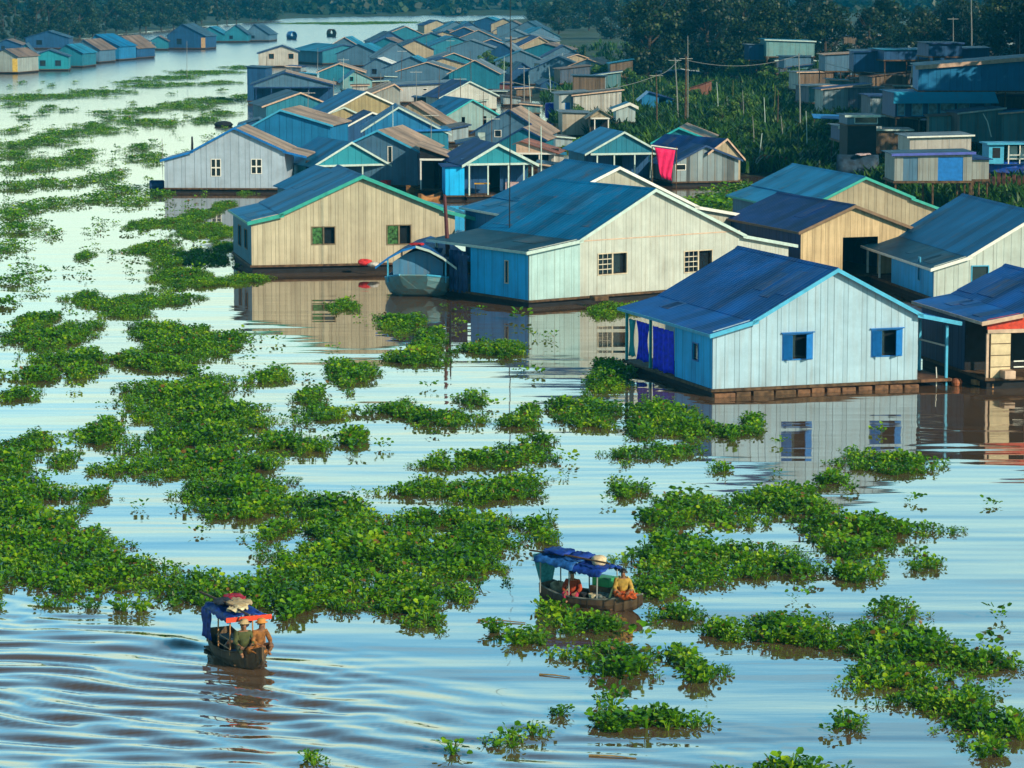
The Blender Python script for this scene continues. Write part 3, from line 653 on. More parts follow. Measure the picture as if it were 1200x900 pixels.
H('little grey gable with curved pale eaves under the olive-tan gable', (372, 165), [(368, 139), (403, 125), (436, 140)], 10, 4, wall=S_GREY, rL=R_TEAL, trim=P_PALE)
H('navy roofed shed between the little grey gable and the vivid blue gable', (395, 172), [(392, 155), (436, 131), (452, 137)], 12, 5, wall=S_NAVY, rL=R_NAVY, trim=P_WHITE)
H('long dark blue house with a black veranda, left end of the crowd', (297, 128), [(294, 99), (334, 84), (392, 99)], 3, 9, wall=S_GBLUE, rL=R_SLATE, rR=R_TAN, trim=P_NAVY, porch=dict(beam=(297, 102), depth=3, posts=[300, 318, 340, 362, 385], gable=S_GBLUE, inner=S_NAVY))
H('tall dark blue shed at the waterside left end of the crowd', (290, 118), [(288, 78), (312, 79)], -4, 6, wall=S_NAVY, rL=R_SLATE)
H('teal-grey barn with a slanting white pole roof edge below the long dark veranda', (312, 148), [(308, 124), (352, 108), (392, 124)], 14, 9, wall=S_TEAL, rL=R_SLATE, rR=R_TAN, trim=P_TAN)
H('dark waterside shed behind the bright blue house', (282, 163), [(280, 146), (303, 139), (320, 148)], 4, 5, wall=S_NAVY, rL=R_SLATE)
H('small whitish house with two dark windows standing out on the water at the far end', (303, 77), [(302, 62), (331, 53), (350, 60)], 4, 7, wall=siding((.44, .44, .42), .5, .3), rL=R_GREY, trim=P_NAVY, wins=[(315, 63, 321, 69, 'dark'), (338, 63, 344, 69, 'dark')], frame=P_TAN)
H('long teal-green roofed house right of the small whitish one', (378, 74), [(374, 60), (402, 52), (440, 58)], 25, 14, wall=S_TEAL, rL=R_TEAL, rR=R_SLATE, trim=P_NAVY)
H('dark house with a red-tan roof edge near the far end of the crowd', (374, 95), [(372, 84), (397, 74), (428, 84)], 2, 8, wall=S_TEAL, rL=R_SLATE, rR=R_TAN, trim=P_TAN)
H('pale teal gable with one small dark window near the far end of the crowd', (402, 106), [(399, 96), (416, 83), (437, 93)], 6, 7, wall=siding((.16, .36, .40), .5, .3), rL=R_TEAL, rR=R_TAN, wins=[(410, 90, 414, 95, 'dark')], frame=P_TEAL)
H('long low hall with a blue-grey roof and whitish wall across the crowd', (452, 119), [(448, 103), (456, 100), (537, 96), (545, 97)], 4, 10, wall=siding((.42, .45, .46), .6, .25), rL=R_GREY, rR=R_GREY, trim=P_NAVY, step=.02, wins=[(496, 104, 500, 106, 'dark')])
H('white and turquoise gable with a navy left roof behind the grey-teal gable', (518, 128), [(515, 114), (550, 95), (583, 111)], 16, 8, wall=siding((.50, .54, .52), .5, .25), rL=R_NAVY, rR=R_CYAN, trim=P_PALE)
H('grey-teal gable with a broad blue left roof and two black posts', (524, 153), [(520, 136), (553, 116), (588, 136)], 20, 9, wall=siding((.22, .36, .38), .5, .25), rL=R_BLUE, trim=P_TEAL, doors=[(541, 137, 545, 153), (566, 136, 570, 153)])
H('large blue-grey gable with a tan right roof edge in front of the grey-teal one', (557, 176), [(554, 154), (597, 128), (642, 157)], -8, 8, wall=S_GBLUE, rL=R_NAVY, rR=R_TAN, trim=P_NAVY, wins=[(580, 153, 587, 160, 'dark')], doors=[(560, 155, 569, 176, P_PALE)])
H('dark teal gable with a tan right roof edge below the large blue-grey one', (586, 182), [(584, 166), (613, 149), (640, 163)], -10, 5, wall=S_TEAL, rL=R_NAVY, rR=R_TAN, trim=P_NAVY)
H('turquoise pediment house with a dark posted veranda and pale eaves, behind the cream house', (547, 229), [(543, 192), (583, 168), (628, 191)], 14, 8, wall=S_TURQ, rL=R_NAVY, rR=R_TAN, trim=P_PALE, thin=.2, porch=dict(beam=(547, 192), depth=2, posts=[550, 572, 596, 614, 624], inner=S_NAVY))
H('blue plank side shed left of the turquoise pediment house', (522, 229), [(520, 195), (546, 194)], 5, 4, wall=S_BLUE, rL=R_NAVY)
H('rust-red tin roofed open shed right of the turquoise pediment house', (605, 190), [(603, 168), (610, 165), (653, 179)], -8, 5, wall=S_NAVY, rL=R_RUST, rR=R_RUST, porch=dict(beam=(606, 179), depth=2, posts=[612, 632, 650], gable=P_TAN))
H('teal walled hut with a tan awning right of the vivid blue gable', (486, 190), [(484, 152), (526, 151)], 6, 5, wall=S_TEAL, rL=R_BLUE, trim=P_BLUE)
H('low tan roofed hut under the white pole among the crowded roofs', (440, 135), [(428, 112), (462, 98), (470, 104)], 12, 6, wall=S_GREY, rL=R_TAN, trim=P_TAN)
H('brown roofed lean-to tucked behind the vivid blue gable', (474, 160), [(470, 128), (482, 120), (528, 148)], -10, 5, wall=S_TAN, rL=R_RUST, rR=R_TAN)
BK = 'buildings on the right bank'
H('teal hip-fronted house with a dark veranda next to the bright pink tarpaulin', (692, 212), [(687, 179), (731, 154), (771, 176)], 12, 8, wall=S_TEAL, rL=R_CYAN, rR=R_TAN, trim=P_PALE, porch=dict(beam=(690, 180), depth=2.2, posts=[700, 720, 744, 764], inner=S_NAVY))
H('teal gable with a tan right roof behind the navy roofed one', (770, 196), [(765, 166), (796, 149), (832, 163)], -8, 8, wall=S_TEAL, rL=R_TEAL, rR=R_TAN, trim=P_TEAL)
H('navy roofed house with a beige gable end right of the pink tarpaulin', (835, 212), [(829, 178), (850, 162), (869, 184)], 34, 8, wall=S_TAN, side=S_NAVY, rL=R_NAVY, trim=P_TAN)
H('small dark gable clad in pale and dark boards in front of the beige gable', (788, 213), [(783, 193), (826, 170), (867, 186)], 16, 5, wall=siding((.20, .27, .31), .45, .8, .5), rL=R_NAVY, trim=P_NAVY, wins=[(792, 193, 803, 199, 'dark')])
H('white and blue boarded shed with a flat roof near the upper centre', (655, 138), [(653, 110), (690, 107)], 5, 6, wall=siding((.36, .42, .44), .6, .35, .2), rL=R_GREY, doors=[(662, 120, 668, 138, P_BLUE), (676, 121, 683, 138)])
H('white walled hut with a black doorway beside the flat roofed shed', (683, 126), [(681, 109), (706, 111)], 0, 5, wall=siding((.5, .5, .48), .6, .25), rL=R_GREY, doors=[(688, 110, 692, 126)], under='stilts')
H('stained grey box hut below the white walled hut', (659, 158), [(657, 131), (692, 132)], 4, 5, wall=siding((.34, .32, .27), .9, .25, .2), rL=R_GREY)
H('thatched open hut with a white post beside the stained grey hut', (692, 158), [(688, 138), (703, 128), (716, 136)], 2, 4, wall=S_TAN, rL=roofing((.30, .25, .18), rust=.4), porch=dict(beam=(692, 138), depth=1.2, posts=[697, 713], gable=S_TAN))
H('little white booth with a slanted roof standing on legs in the grass', (722, 143), [(719, 127), (738, 120), (746, 124)], 4, 3, wall=siding((.34, .45, .48), .5, .4), rL=R_TEAL, rR=P_WHITE, trim=P_WHITE, under='stilts', zf=1.0, thin=.3)
H('bright blue hut with a black doorway in the far grass', (752, 127), [(749, 117), (760, 108), (789, 116)], 0, 5, wall=S_BLUE2, rL=P_BLUE, rR=R_NAVY, doors=[(772, 115, 781, 126)])
H('red-brown walled hut behind the three tall poles', (805, 113), [(801, 105), (829, 96)], -10, 6, wall=siding((.24, .10, .07), .5, .4, .2), rL=R_RUST)
# ---------------------------------------------------------------- stilt buildings on the right bank
SB = 'stilt buildings on the right bank'
def S(label, x0, x1, yb, yt, zf, L=6, yt2=None, awn=None, **k):
    k.setdefault('group', SB); k.setdefault('name', 'stilt_house'); k.setdefault('cat', 'stilt house')
    g = k.pop('g', 4); k.setdefault('under', 'stilts'); k.setdefault('rL', R_SLATE)
    r = H(label, (x0, yb), [(x0 - 1, yt), (x1, yt2 if yt2 is not None else yt)], g, L, zf=zf, right_in=.05, **k)
    if awn:          # sloping sheet awning across the front: drop in metres, colour
        W = r['_w']; d, out, mt = awn
        zt = interp([(0, 0), (1, 0)], 0)
        zs = [c for c in r.children if c.name.startswith('roof')][0].data.vertices[4].co.z
        MB().hexa([(-.4, -out, zs - d - .05), (W + .4, -out, zs - d - .05), (W + .2, -.34, zs - .03), (-.2, -.34, zs - .03), (-.4, -out, zs - d), (W + .4, -out, zs - d), (W + .2, -.34, zs + .02), (-.2, -.34, zs + .02)]).build('awning', mt, r)
    return r
PANES = lambda xs, y0, y1: [(a, y0, b, y1, 'dark') for a, b in xs]
S('long stilt house with a bright sky-blue awning above a row of pale windows', 1049, 1163, 137, 108, 2.7, 7, awn=(.95, 1.3, R_AWN), wall=S_NAVY, rL=R_CYAN, g=3,
  wins=[(a, 120, b, 135, 'pale') for a, b in [(1052, 1060), (1069, 1081), (1088, 1098), (1102, 1118), (1122, 1136), (1154, 1160)]], frame=P_SKY)
S('very long upper shed with a tan lit roof edge rising to the right edge', 1076, 1215, 106, 77, 4.6, 9, 66, wall=S_BLUE2, rL=roofing((.03, .13, .22), rust=.4), trim=P_TAN, thin=.35, g=-4)
S('dark blue roofed long shed behind the tan edged one', 1000, 1160, 84, 60, 4.2, 9, 56, wall=S_NAVY, rL=R_SLATE, trim=P_NAVY, g=-3)
S('turquoise panel sided box shed on tall posts', 1009, 1051, 86, 70, 3.8, 6, wall=S_TEAL, rL=R_GREY, trim=P_PALE, g=4)
S('grey-blue shed with a yellowed roof left of the turquoise panel shed', 967, 1004, 83, 64, 3.6, 6, 62, wall=S_GBLUE, rL=R_TAN, g=2)
S('small blue cabin with a pale door between the turquoise panels and the long shed', 1054, 1074, 84, 63, 4.0, 5, wall=S_BLUE2, rL=R_SLATE, doors=[(1058, 68, 1062, 84, P_PALE)])
S('pale teal shed with a lumpy roof standing before the dark wood', 898, 955, 66, 46, 3.6, 7, 48, wall=siding((.13, .30, .33), .7, .35), rL=R_TEAL, trim=P_PALE, g=3)
S('lower blue wing under the pale teal shed', 919, 951, 80, 66, 2.6, 5, wall=S_GBLUE, rL=R_SLATE)
S('dark pitched shed with a pale teal roof flap in front of the wood', 1036, 1090, 70, 58, 5.5, 7, wall=S_NAVY, rL=R_TEAL, g=6)
S('flat roofed grey veranda with one white post in the bank grass', 985, 1030, 165, 148, 2.0, 5, wall=S_NAVY, rL=R_GREY, trim=P_WHITE, thin=.22, group=SB, doors=[(994, 150, 1003, 165), (1008, 150, 1016, 165)])
S('pale blue box room on the roof of the flat grey veranda', 993, 1029, 146, 135, 3.5, 4, wall=S_GBLUE, rL=R_GREY, trim=P_PALE, wins=[(1002, 138, 1028, 144, 'dark')], frame=P_PALE, under='float')
S('flat violet-blue roofed house with grey and blue front panels above the red pickets', 1048, 1140, 212, 180, 2.4, 4, 178, wall=S_GREY, rL=R_SLATE, trim=paint((.08, .11, .45), .5), g=3,
  doors=[(1058, 184, 1076, 211, S_GBLUE), (1099, 184, 1129, 206, P_BLUE)])
S('grey panel wall shed standing behind the violet roofed house', 1066, 1139, 179, 160, 3.0, 5, 158, wall=siding((.40, .38, .36), .9, .3, .06), rL=R_GREY, trim=P_WHITE, thin=.1, g=3)
S('dark shed with a boarded pale front under the blue ferry', 1137, 1160, 210, 186, 2.2, 5, wall=S_GREY, rL=R_NAVY)
S('blue shuttered hut at the far right behind the long awning', 1168, 1215, 100, 78, 3.4, 6, wall=S_BLUE2, rL=R_NAVY, doors=[(1188, 86, 1200, 100)])
S('dark maroon boarded store under the sky-blue awning house', 1062, 1162, 164, 141, .6, 5, wall=siding((.035, .012, .014), .4, .6, .3), rL=R_NAVY, doors=[(1080, 146, 1090, 164), (1118, 146, 1130, 164)])
S('black plank shed below the turquoise panel shed', 1006, 1062, 116, 92, 1.2, 5, wall=siding((.02, .022, .03), .35, .8, .5), rL=R_SLATE)
S('dark shed right of the maroon boarded store', 1167, 1215, 158, 112, 1.0, 6, wall=siding((.016, .018, .03), .5, .5, .3), rL=R_NAVY)
S('faint blue shed left of the pale teal one before the wood', 878, 896, 70, 52, 3.0, 5, wall=S_NAVY, rL=R_GREY)
S('low blue lean-to between the grey-blue shed and the turquoise panels', 990, 1010, 88, 72, 3.0, 5, wall=S_GBLUE, rL=R_TEAL)
S('steep dark gabled hut standing above the long tan edged shed', 1088, 1128, 66, 50, 6.5, 6, wall=S_NAVY, rL=R_SLATE, trim=P_NAVY)
S('grey tin hut at the far left end of the long tan edged shed', 1076, 1098, 92, 78, 3.8, 4, wall=siding((.36, .34, .28), .3, .6, .3), rL=R_GREY)
# picket fence of old red boards
A = GL(1086, 232); B = GL(1215, 235)
fr = empty('picket_fence', A, math.atan2(B.y - A.y, B.x - A.x), 'weathered red-brown picket fence under the violet roofed house', 'fence')
n = int((B - A).length / .42)
pk = MB()
for i in range(n):
    h = 2.1 + random.uniform(-.25, .2); pk.box(i * .42, i * .42 + .27, -.02, .02, -.3, h)
pk.build('pickets', paint((.20, .075, .05), .8, .5, 2), fr)
for z in (.35, 1.0): MB().box(0, n * .42, .025, .07, z, z + .09).build('rail', TIMBER, fr)

# ---------------------------------------------------------------- small far roofs: one recipe, many houses
FAR = [  # label, x0, x1, y base, y eave, apex x, apex y, wall, left roof, right roof, turn
 ('far teal house with a red-tan roof edge where the river bends', 424, 484, 68, 58, 452, 44, S_TEAL, R_TEAL, R_BROWN, -10),
 ('far dark house with black open front under a teal roof, right of the river bend', 440, 478, 76, 68, 462, 60, S_NAVY, R_TEAL, R_SLATE, 10),
 ('far grey house with a white pole along its roof below the river bend', 426, 466, 90, 78, 442, 68, S_GBLUE, R_SLATE, P_WHITE, -6),
 ('far tan roofed house left of the white lattice wall', 492, 520, 86, 74, 505, 66, S_GBLUE, R_SLATE, R_BROWN, -12),
 ('far white lattice walled shed beside the turquoise one', 516, 529, 86, 73, 522, 72, siding((.46, .46, .42), .5, .6), R_BROWN, R_BROWN, 2),
 ('far little turquoise gabled shed in the hazy roofs', 531, 551, 84, 73, 540, 68, S_TURQ, R_TEAL, R_TEAL, 4),
 ('far navy roofed house at the head of the hazy roofs', 490, 512, 60, 52, 500, 47, S_NAVY, R_SLATE, R_BROWN, -10),
 ('far pale ridged roof left of the yellow roof', 496, 520, 56, 52, 508, 45, S_GBLUE, R_GREY, R_BROWN, -8),
 ('far teal roofed house with pinkish right slope near the bend', 512, 536, 48, 42, 524, 35, S_TEAL, R_TEAL, R_BROWN, -8),
 ('far small yellow roofed hut in the hazy roofs', 570, 582, 52, 46, 576, 41, S_NAVY, paint((.75, .50, .12), .6), paint((.75, .50, .12), .6), 0),
 ('far grey roof with a white left edge above the yellow roof', 584, 606, 34, 30, 596, 26, S_GBLUE, R_GREY, R_GREY, 6),
 ('far tan hut with a rounded roof above the yellow roof', 578, 590, 40, 37, 584, 33, S_TAN, R_BROWN, R_BROWN, 0),
 ('far long brownish-green thatched hall under the tall antenna', 564, 614, 64, 57, 600, 49, S_NAVY, roofing((.14, .15, .10)), roofing((.16, .15, .10)), 6),
 ('far dark blue barn behind the two near antenna poles', 599, 630, 98, 86, 612, 73, S_NAVY, roofing((.015, .10, .16)), roofing((.015, .10, .16)), 8),
 ('far maroon striped shed behind the white and turquoise gable', 576, 600, 104, 98, 588, 97, siding((.12, .04, .05), 1.0, .6), R_BROWN, R_BROWN, 2),
 ('far white canopy on two posts right of the antenna poles', 643, 662, 92, 82, 652, 81, S_NAVY, P_WHITE, P_WHITE, 0),
 ('far small roof with a bright white top in the haze', 640, 648, 43, 41, 644, 37, S_NAVY, P_WHITE, P_WHITE, 0),
 ('far brown roofed row in the haze right of the white topped one', 654, 676, 60, 57, 664, 54, S_NAVY, R_BROWN, R_BROWN, 0),
 ('far long olive roof right of the brown roofed row', 650, 694, 76, 70, 668, 60, S_NAVY, roofing((.11, .12, .09)), roofing((.12, .12, .09)), 4),
 ('far faint blue roof at the foot of the dark wood', 704, 740, 34, 30, 722, 25, S_GBLUE, R_SLATE, R_GREY, 3),
 ('far long pale blue roofed shed at the foot of the dark wood', 684, 740, 86, 80, 690, 76, S_NAVY, R_GREY, R_GREY, 0),
 ('far slanting tan ridged roof left of the three tall poles', 698, 760, 96, 92, 702, 87, S_NAVY, R_BROWN, R_SLATE, 0),
 ('far pair of dark roofs with a white gutter behind the three tall poles', 770, 822, 88, 85, 800, 82, S_NAVY, R_SLATE, P_WHITE, 0),
 ('far slate roof with tan edge left of the maroon shed', 545, 575, 92, 86, 560, 82, S_GBLUE, R_SLATE, R_BROWN, 4),
 ('far blue-grey roof nearest the river bend point', 470, 494, 48, 43, 481, 37, S_TEAL, R_TEAL, R_SLATE, -6),
 ('far teal hut with a white post left of the yellow roof', 554, 566, 58, 50, 560, 46, S_TEAL, R_TEAL, R_GREY, 4),
 ('far green-grey roof close under the hill above the bend', 530, 552, 40, 36, 541, 30, S_GBLUE, R_SLATE, R_BROWN, -5),
 ('far faint roof highest in the haze above the bend', 548, 570, 34, 31, 560, 26, S_GBLUE, R_TEAL, R_GREY, 5),
 ('far blue roof beside the grass right of the barn', 634, 652, 106, 98, 643, 93, S_NAVY, R_SLATE, R_SLATE, 6),
 ('far slate roof between the antenna poles and the white canopy', 622, 644, 84, 79, 632, 72, S_GBLUE, R_SLATE, R_GREY, 4),
]
def wins_for(x0, x1, yb, ye):
    w = (x1 - x0); h = (yb - ye)
    return [(x0 + w * .25, ye + h * .25, x0 + w * .38, ye + h * .7, 'dark')] if w > 24 and h > 6 else []
for lab, x0, x1, yb, ye, xa, ya, wl, a, b_, g in FAR:
    H(lab, (x0, yb), [(x0 - 1, ye), (xa, ya), (x1 + 1, ye)], g, 7, wall=wl, rL=a, rR=b_, trim=P_NAVY if a is not P_WHITE else None, group='far roofs of the floating village', wins=wins_for(x0, x1, yb, ye), frame=P_NAVY, thin=.1)
q = random.Random(3)
for (x, y) in [(486, 72), (466, 82), (505, 62), (520, 58), (533, 66), (552, 72), (560, 60), (545, 54), (535, 46), (512, 40), (590, 78), (576, 70), (520, 96), (480, 96), (500, 102), (556, 104), (604, 56), (622, 62), (634, 54), (618, 46), (600, 44), (662, 84), (676, 90), (630, 70), (530, 90), (590, 38), (570, 36), (548, 46), (610, 88), (640, 74), (656, 98), (690, 98), (420, 76), (404, 70), (456, 62), (474, 54)]:
    s = (y + 40) / 18.0; w = s * q.uniform(6.5, 10); hh = s * q.uniform(2.0, 2.6); ap = s * q.uniform(3.7, 4.6)
    wl = q.choice([S_TEAL, S_NAVY, S_GBLUE, S_GBLUE, S_TAN]); ra = q.choice([R_SLATE, R_TEAL, R_NAVY, R_SLATE, R_GREY]); rb_ = q.choice([R_BROWN, R_SLATE, R_GREY, R_TEAL])
    H('small roof half lost among the hazy roofs at the top of the crowd', (x - w / 2, y), [(x - w / 2 - 1, y - hh), (x + q.uniform(-2, 2), y - ap), (x + w / 2, y - hh)], q.uniform(-14, 14), 8, wall=wl, rL=ra, rR=rb_, trim=q.choice([None, P_NAVY, P_TAN]), thin=.1, group='hazy roofs at the top of the crowd')
LB = 'houses along the left bank'
LEFT = [
 ('far left house with a bright yellow end wall and a tan right roof', -14, 20, 84, 66, 6, 57, siding((.30, .36, .36), .6, .3), R_BROWN, R_BROWN, -14),
 ('far left turquoise house with two round dark windows', 36, 80, 81, 66, 58, 58, S_TURQ, R_GREY, R_SLATE, 6),
 ('far left slate roofed house adjoining the turquoise one', 22, 40, 82, 64, 30, 51, S_TEAL, R_GREY, R_SLATE, 6),
 ('far left teal gabled house right of the turquoise one', 66, 96, 77, 62, 78, 52, S_TEAL, R_GREY, R_TEAL, -8),
 ('far left house with a pale tan side right of the teal gable', 92, 116, 72, 58, 98, 46, S_GBLUE, R_SLATE, R_BROWN, -12),
 ('far left bright blue long house', 104, 139, 69, 54, 112, 40, S_BLUE2, R_BLUE, R_BLUE, -14),
 ('far left dark house with a brown roof right of the bright blue one', 138, 160, 67, 56, 142, 42, S_NAVY, R_BROWN, R_BROWN, -16),
 ('far left dark hut with an ochre end wall', 160, 177, 62, 52, 168, 47, S_NAVY, R_SLATE, R_SLATE, 2),
 ('far left small teal gabled house beside the lit end wall', 176, 196, 57, 48, 186, 42, S_TEAL, R_SLATE, R_BROWN, 4),
 ('far left big dark blue house with a lit tan end', 196, 240, 56, 42, 214, 28, S_NAVY, R_SLATE, R_SLATE, -10),
 ('far left brown roofed house behind the turquoise one', 30, 80, 56, 44, 56, 36, S_NAVY, R_BROWN, R_SLATE, 2),
 ('far left brown gable at the frame edge behind the yellow walled house', -6, 24, 60, 52, 8, 46, S_NAVY, R_BROWN, R_BROWN, 2),
 ('far left blue-green hut first of the hazy row', 234, 262, 48, 40, 246, 31, S_TEAL, R_SLATE, R_TEAL, -4),
 ('far left teal hut in the middle of the hazy row', 262, 290, 48, 40, 276, 29, S_TEAL, R_TEAL, R_SLATE, 0),
 ('far left dark hut at the river end of the hazy row', 288, 315, 47, 40, 298, 28, S_GBLUE, R_SLATE, R_SLATE, -8),
]
for lab, x0, x1, yb, ye, xa, ya, wl, a, b_, g in LEFT:
    wn = [(x0 + 14 - 3, 71, x0 + 14 + 3, 77, 'dark'), (x0 + 29, 71, x0 + 35, 77, 'dark')] if 'round' in lab else wins_for(x0, x1, yb, ye)
    r = H(lab, (x0, yb), [(x0 - 1, ye), (xa, ya), (x1 + 1, ye)], g, 9, wall=wl, rL=a, rR=b_, trim=P_NAVY, group=LB, wins=wn, frame=P_NAVY, thin=.1)
    if 'yellow end' in lab or 'lit tan' in lab or 'ochre' in lab:
        W = r['_w']; c = (.75, .50, .10) if 'yellow' in lab else (.50, .33, .18)
        MB().box(W - .9, W + .02, -.03, -.004, .4, 2.6).build('wall_panel', paint(c, .6), r)  # lighter end panel; the lit tan one puts sunlight into the paint
# more hazy roofs at the far bank
for i, (x, y, w) in enumerate([(386, 13, 12), (404, 12, 10), (420, 14, 8), (240, 14, 9), (42, 37, 14), (305, 20, 10), (352, 19, 12)]):
    pass
# ---------------------------------------------------------------- poles and masts
def pole(label, x, yb, yt, r=.06, lean=0, land=True, mat=None, yagi=False, z0=None, name='mast', cat='pole'):
    p = GL(x, yb) if z0 is None else G(x, yb, z0)
    q = onplane(x + lean, yt, p, Vector((0, -1, 0)))
    root = empty(name, p, 0, label, cat, 'poles and aerials of the village')
    d = q - p
    MB().tube([(0, 0, -.6), d * .5 + Vector((.02, 0, 0)), d], [r, r * .85, r * .6], 6).build('pole', mat or TIMBER, root)
    if yagi:
        m = MB().tube([d + Vector((-.7, 0, -.25)), d + Vector((.7, 0, -.25))], .02, 5)
        for k in range(6): m.box(d.x - .6 + k * .24 - .012, d.x - .6 + k * .24 + .012, -.35, .35, d.z - .26, d.z - .24)
        m.build('aerial', P_WHITE, root)
GRYP = paint((.22, .24, .24), .6)
pole('very tall thin dark mast rising from the roof of the cream house', 597, 268, -30, .035, 1, mat=DARK, z0=3.6)
pole('tall pole with an aerial among the far roofs above the grey-teal gable', 599, 150, 42, .11, 0, mat=paint((.2, .13, .1), .7), yagi=True)
pole('pale pole right of the tall aerial pole', 614, 130, 78, .09, 0, mat=GRYP, yagi=True)
pole('tall pale pole beside the rust-red shed', 634, 228, 148, .07, 0, mat=P_PALE)
pole('slim leftmost pole of the three tall poles in the grass', 770, 153, 86, .10, -1, mat=TIMBER, yagi=True)
pole('middle pole of the three tall poles in the grass', 795, 144, 68, .10, -4, mat=GRYP, yagi=True)
pole('thickest pole of the three, right above the tan roof', 803, 148, 66, .14, 1, mat=TIMBER, yagi=True)
pole('thin right-hand pole next to the thickest one', 806, 146, 42, .07, 0, mat=GRYP)
pole('bare pole in front of the lower blue wing', 938, 160, 62, .09, -2, mat=GRYP)
pole('bamboo pole in the grass left of the bare pole', 911, 152, 106, .07, 1, mat=TIMBER)
pole('short leaning stake in the grass near the rusty heap', 889, 186, 156, .06, 4, mat=P_PALE)
pole('green bamboo pole right of the leaning stake', 926, 184, 140, .06, 0, mat=paint((.1, .16, .05), .7))
pole('leaning pale pole crossing the sky-blue awning', 1106, 160, 84, .09, -14, mat=P_TAN)
pole('dark pole at the right end of the sky-blue awning', 1175, 156, 96, .10, 4, mat=TIMBER)
pole('tall pale pole before the dark wood on the right', 1139, 70, 0, .10, -1, mat=GRYP, z0=6)
pole('thin pole left of the tall pale one before the dark wood', 1117, 70, 20, .07, 0, mat=GRYP, z0=6, yagi=True)
pole('pole with a bright foot at the far right of the dark wood', 1195, 66, 2, .08, 0, mat=GRYP, z0=5)
pole('lone trunk-like pole behind the pale teal shed', 976, 62, 26, .14, -1, mat=paint((.3, .26, .16), .7), z0=4)
pole('yellowish bamboo post below the blue ferry', 1183, 214, 174, .05, 0, mat=paint((.5, .36, .12), .7))
pole('white post at the stern of the blue ferry', 1162, 152, 133, .05, -10, mat=P_PALE, z0=4.5)
pole('thick red-brown mooring pile beside the blue-roofed boat', 527, 345, 228, .16, -6, mat=paint((.10, .03, .035), .7), z0=0, name='mooring_pile')
pole('slim dark stake in the water below the cream house', 527, 404, 364, .06, 1, mat=DARK, z0=0, name='mooring_pile')
pole('black stove pipe stub on the lilac house roof', 225, 176, 160, .12, 0, mat=DARK, z0=3.3, name='chimney_pipe', cat='chimney')
pole('white gate post at the front house landing', 1097, 452, 430, .03, 0, mat=P_WHITE, z0=0)
pole('stake in the far water left of the lilac house', 190, 186, 163, .04, 0, mat=GRYP, z0=0)
pole('very thin grey pole standing in the far river', 219, 92, 48, .05, 0, mat=GRYP, z0=0)
# ---------------------------------------------------------------- floating water hyacinth
LEAF = leafmat('hyacinth_leaves', (.012, .065, .002), (.10, .30, .005), (.40, .56, .014), .38, .36, .55, dead=(.20, .11, .03))
def rosette(seed, nl=11, size=1.0, quick=False):
    r = np.random.default_rng(seed); V = []; Q = []
    for i in range(nl):
        a = 2 * math.pi * (i + r.uniform(-.3, .3)) / nl
        out = r.uniform(.06, .30) * size; h = (r.uniform(.10, .36) * (1.1 - out)) * size
        ln = r.uniform(.10, .17) * size; w = ln * r.uniform(.75, 1.05); tilt = r.uniform(-.35, .95); tw = r.uniform(-.7, .7)
        d = np.array([math.cos(a), math.sin(a), 0]); s = np.array([-d[1], d[0], 0]); up = np.array([0, 0, 1.])
        p0 = d * .03; p1 = d * out + up * h
        f = d * math.cos(tilt) + up * math.sin(tilt); n = -d * math.sin(tilt) + up * math.cos(tilt)
        s2 = s * math.cos(tw) + n * math.sin(tw); n2 = n * math.cos(tw) - s * math.sin(tw)
        b = len(V)
        cup = .16 * w
        V += [p1, p1 + f * ln * .25 + s2 * w * .5 + n2 * cup, p1 + f * ln * .75 + s2 * w * .42 + n2 * cup, p1 + f * ln, p1 + f * ln * .75 - s2 * w * .42 + n2 * cup, p1 + f * ln * .25 - s2 * w * .5 + n2 * cup]
        Q += [[b, b + 1, b + 2, b + 3], [b, b + 3, b + 4, b + 5]]
        if not quick:
            mid = (p0 + p1) * .5 + up * .04
            V += [p0 - s * .015, p0 + s * .015, mid + s * .017, mid - s * .017, p1 + s * .008, p1 - s * .008]
            Q += [[b + 6, b + 7, b + 8, b + 9], [b + 9, b + 8, b + 10, b + 11]]
    return np.array(V), np.array(Q)
ROS = [rosette(100 + i) for i in range(8)]
ROSQ = [rosette(200 + i, 7, 1.35, True) for i in range(6)]
def instance(tpl, pts, rz, sc, tx=None):
    """bake many turned, scaled copies of a few templates into arrays"""
    Vs = []; Qs = []; off = 0
    pick = rng.integers(0, len(tpl), len(pts))
    for k, (V, Q) in enumerate(tpl):
        idx = np.nonzero(pick == k)[0]
        if not len(idx): continue
        c, s = np.cos(rz[idx]), np.sin(rz[idx]); S_ = sc[idx]
        W = np.empty((len(idx), len(V), 3))
        lx = V[:, 0][None] * S_[:, None]; ly = V[:, 1][None] * S_[:, None]; lz = V[:, 2][None] * S_[:, None]
        W[..., 0] = lx * c[:, None] - ly * s[:, None] + pts[idx, 0][:, None]
        W[..., 1] = lx * s[:, None] + ly * c[:, None] + pts[idx, 1][:, None]
        W[..., 2] = lz + pts[idx, 2][:, None]
        if tx is not None:       # lean
            W[..., 0] += lz * tx[idx][:, None]
        Vs.append(W.reshape(-1, 3)); Qs.append((Q[None] + (np.arange(len(idx)) * len(V))[:, None, None] + off).reshape(-1, 4)); off += len(idx) * len(V)
    return np.vstack(Vs), np.vstack(Qs)
MATN = 0
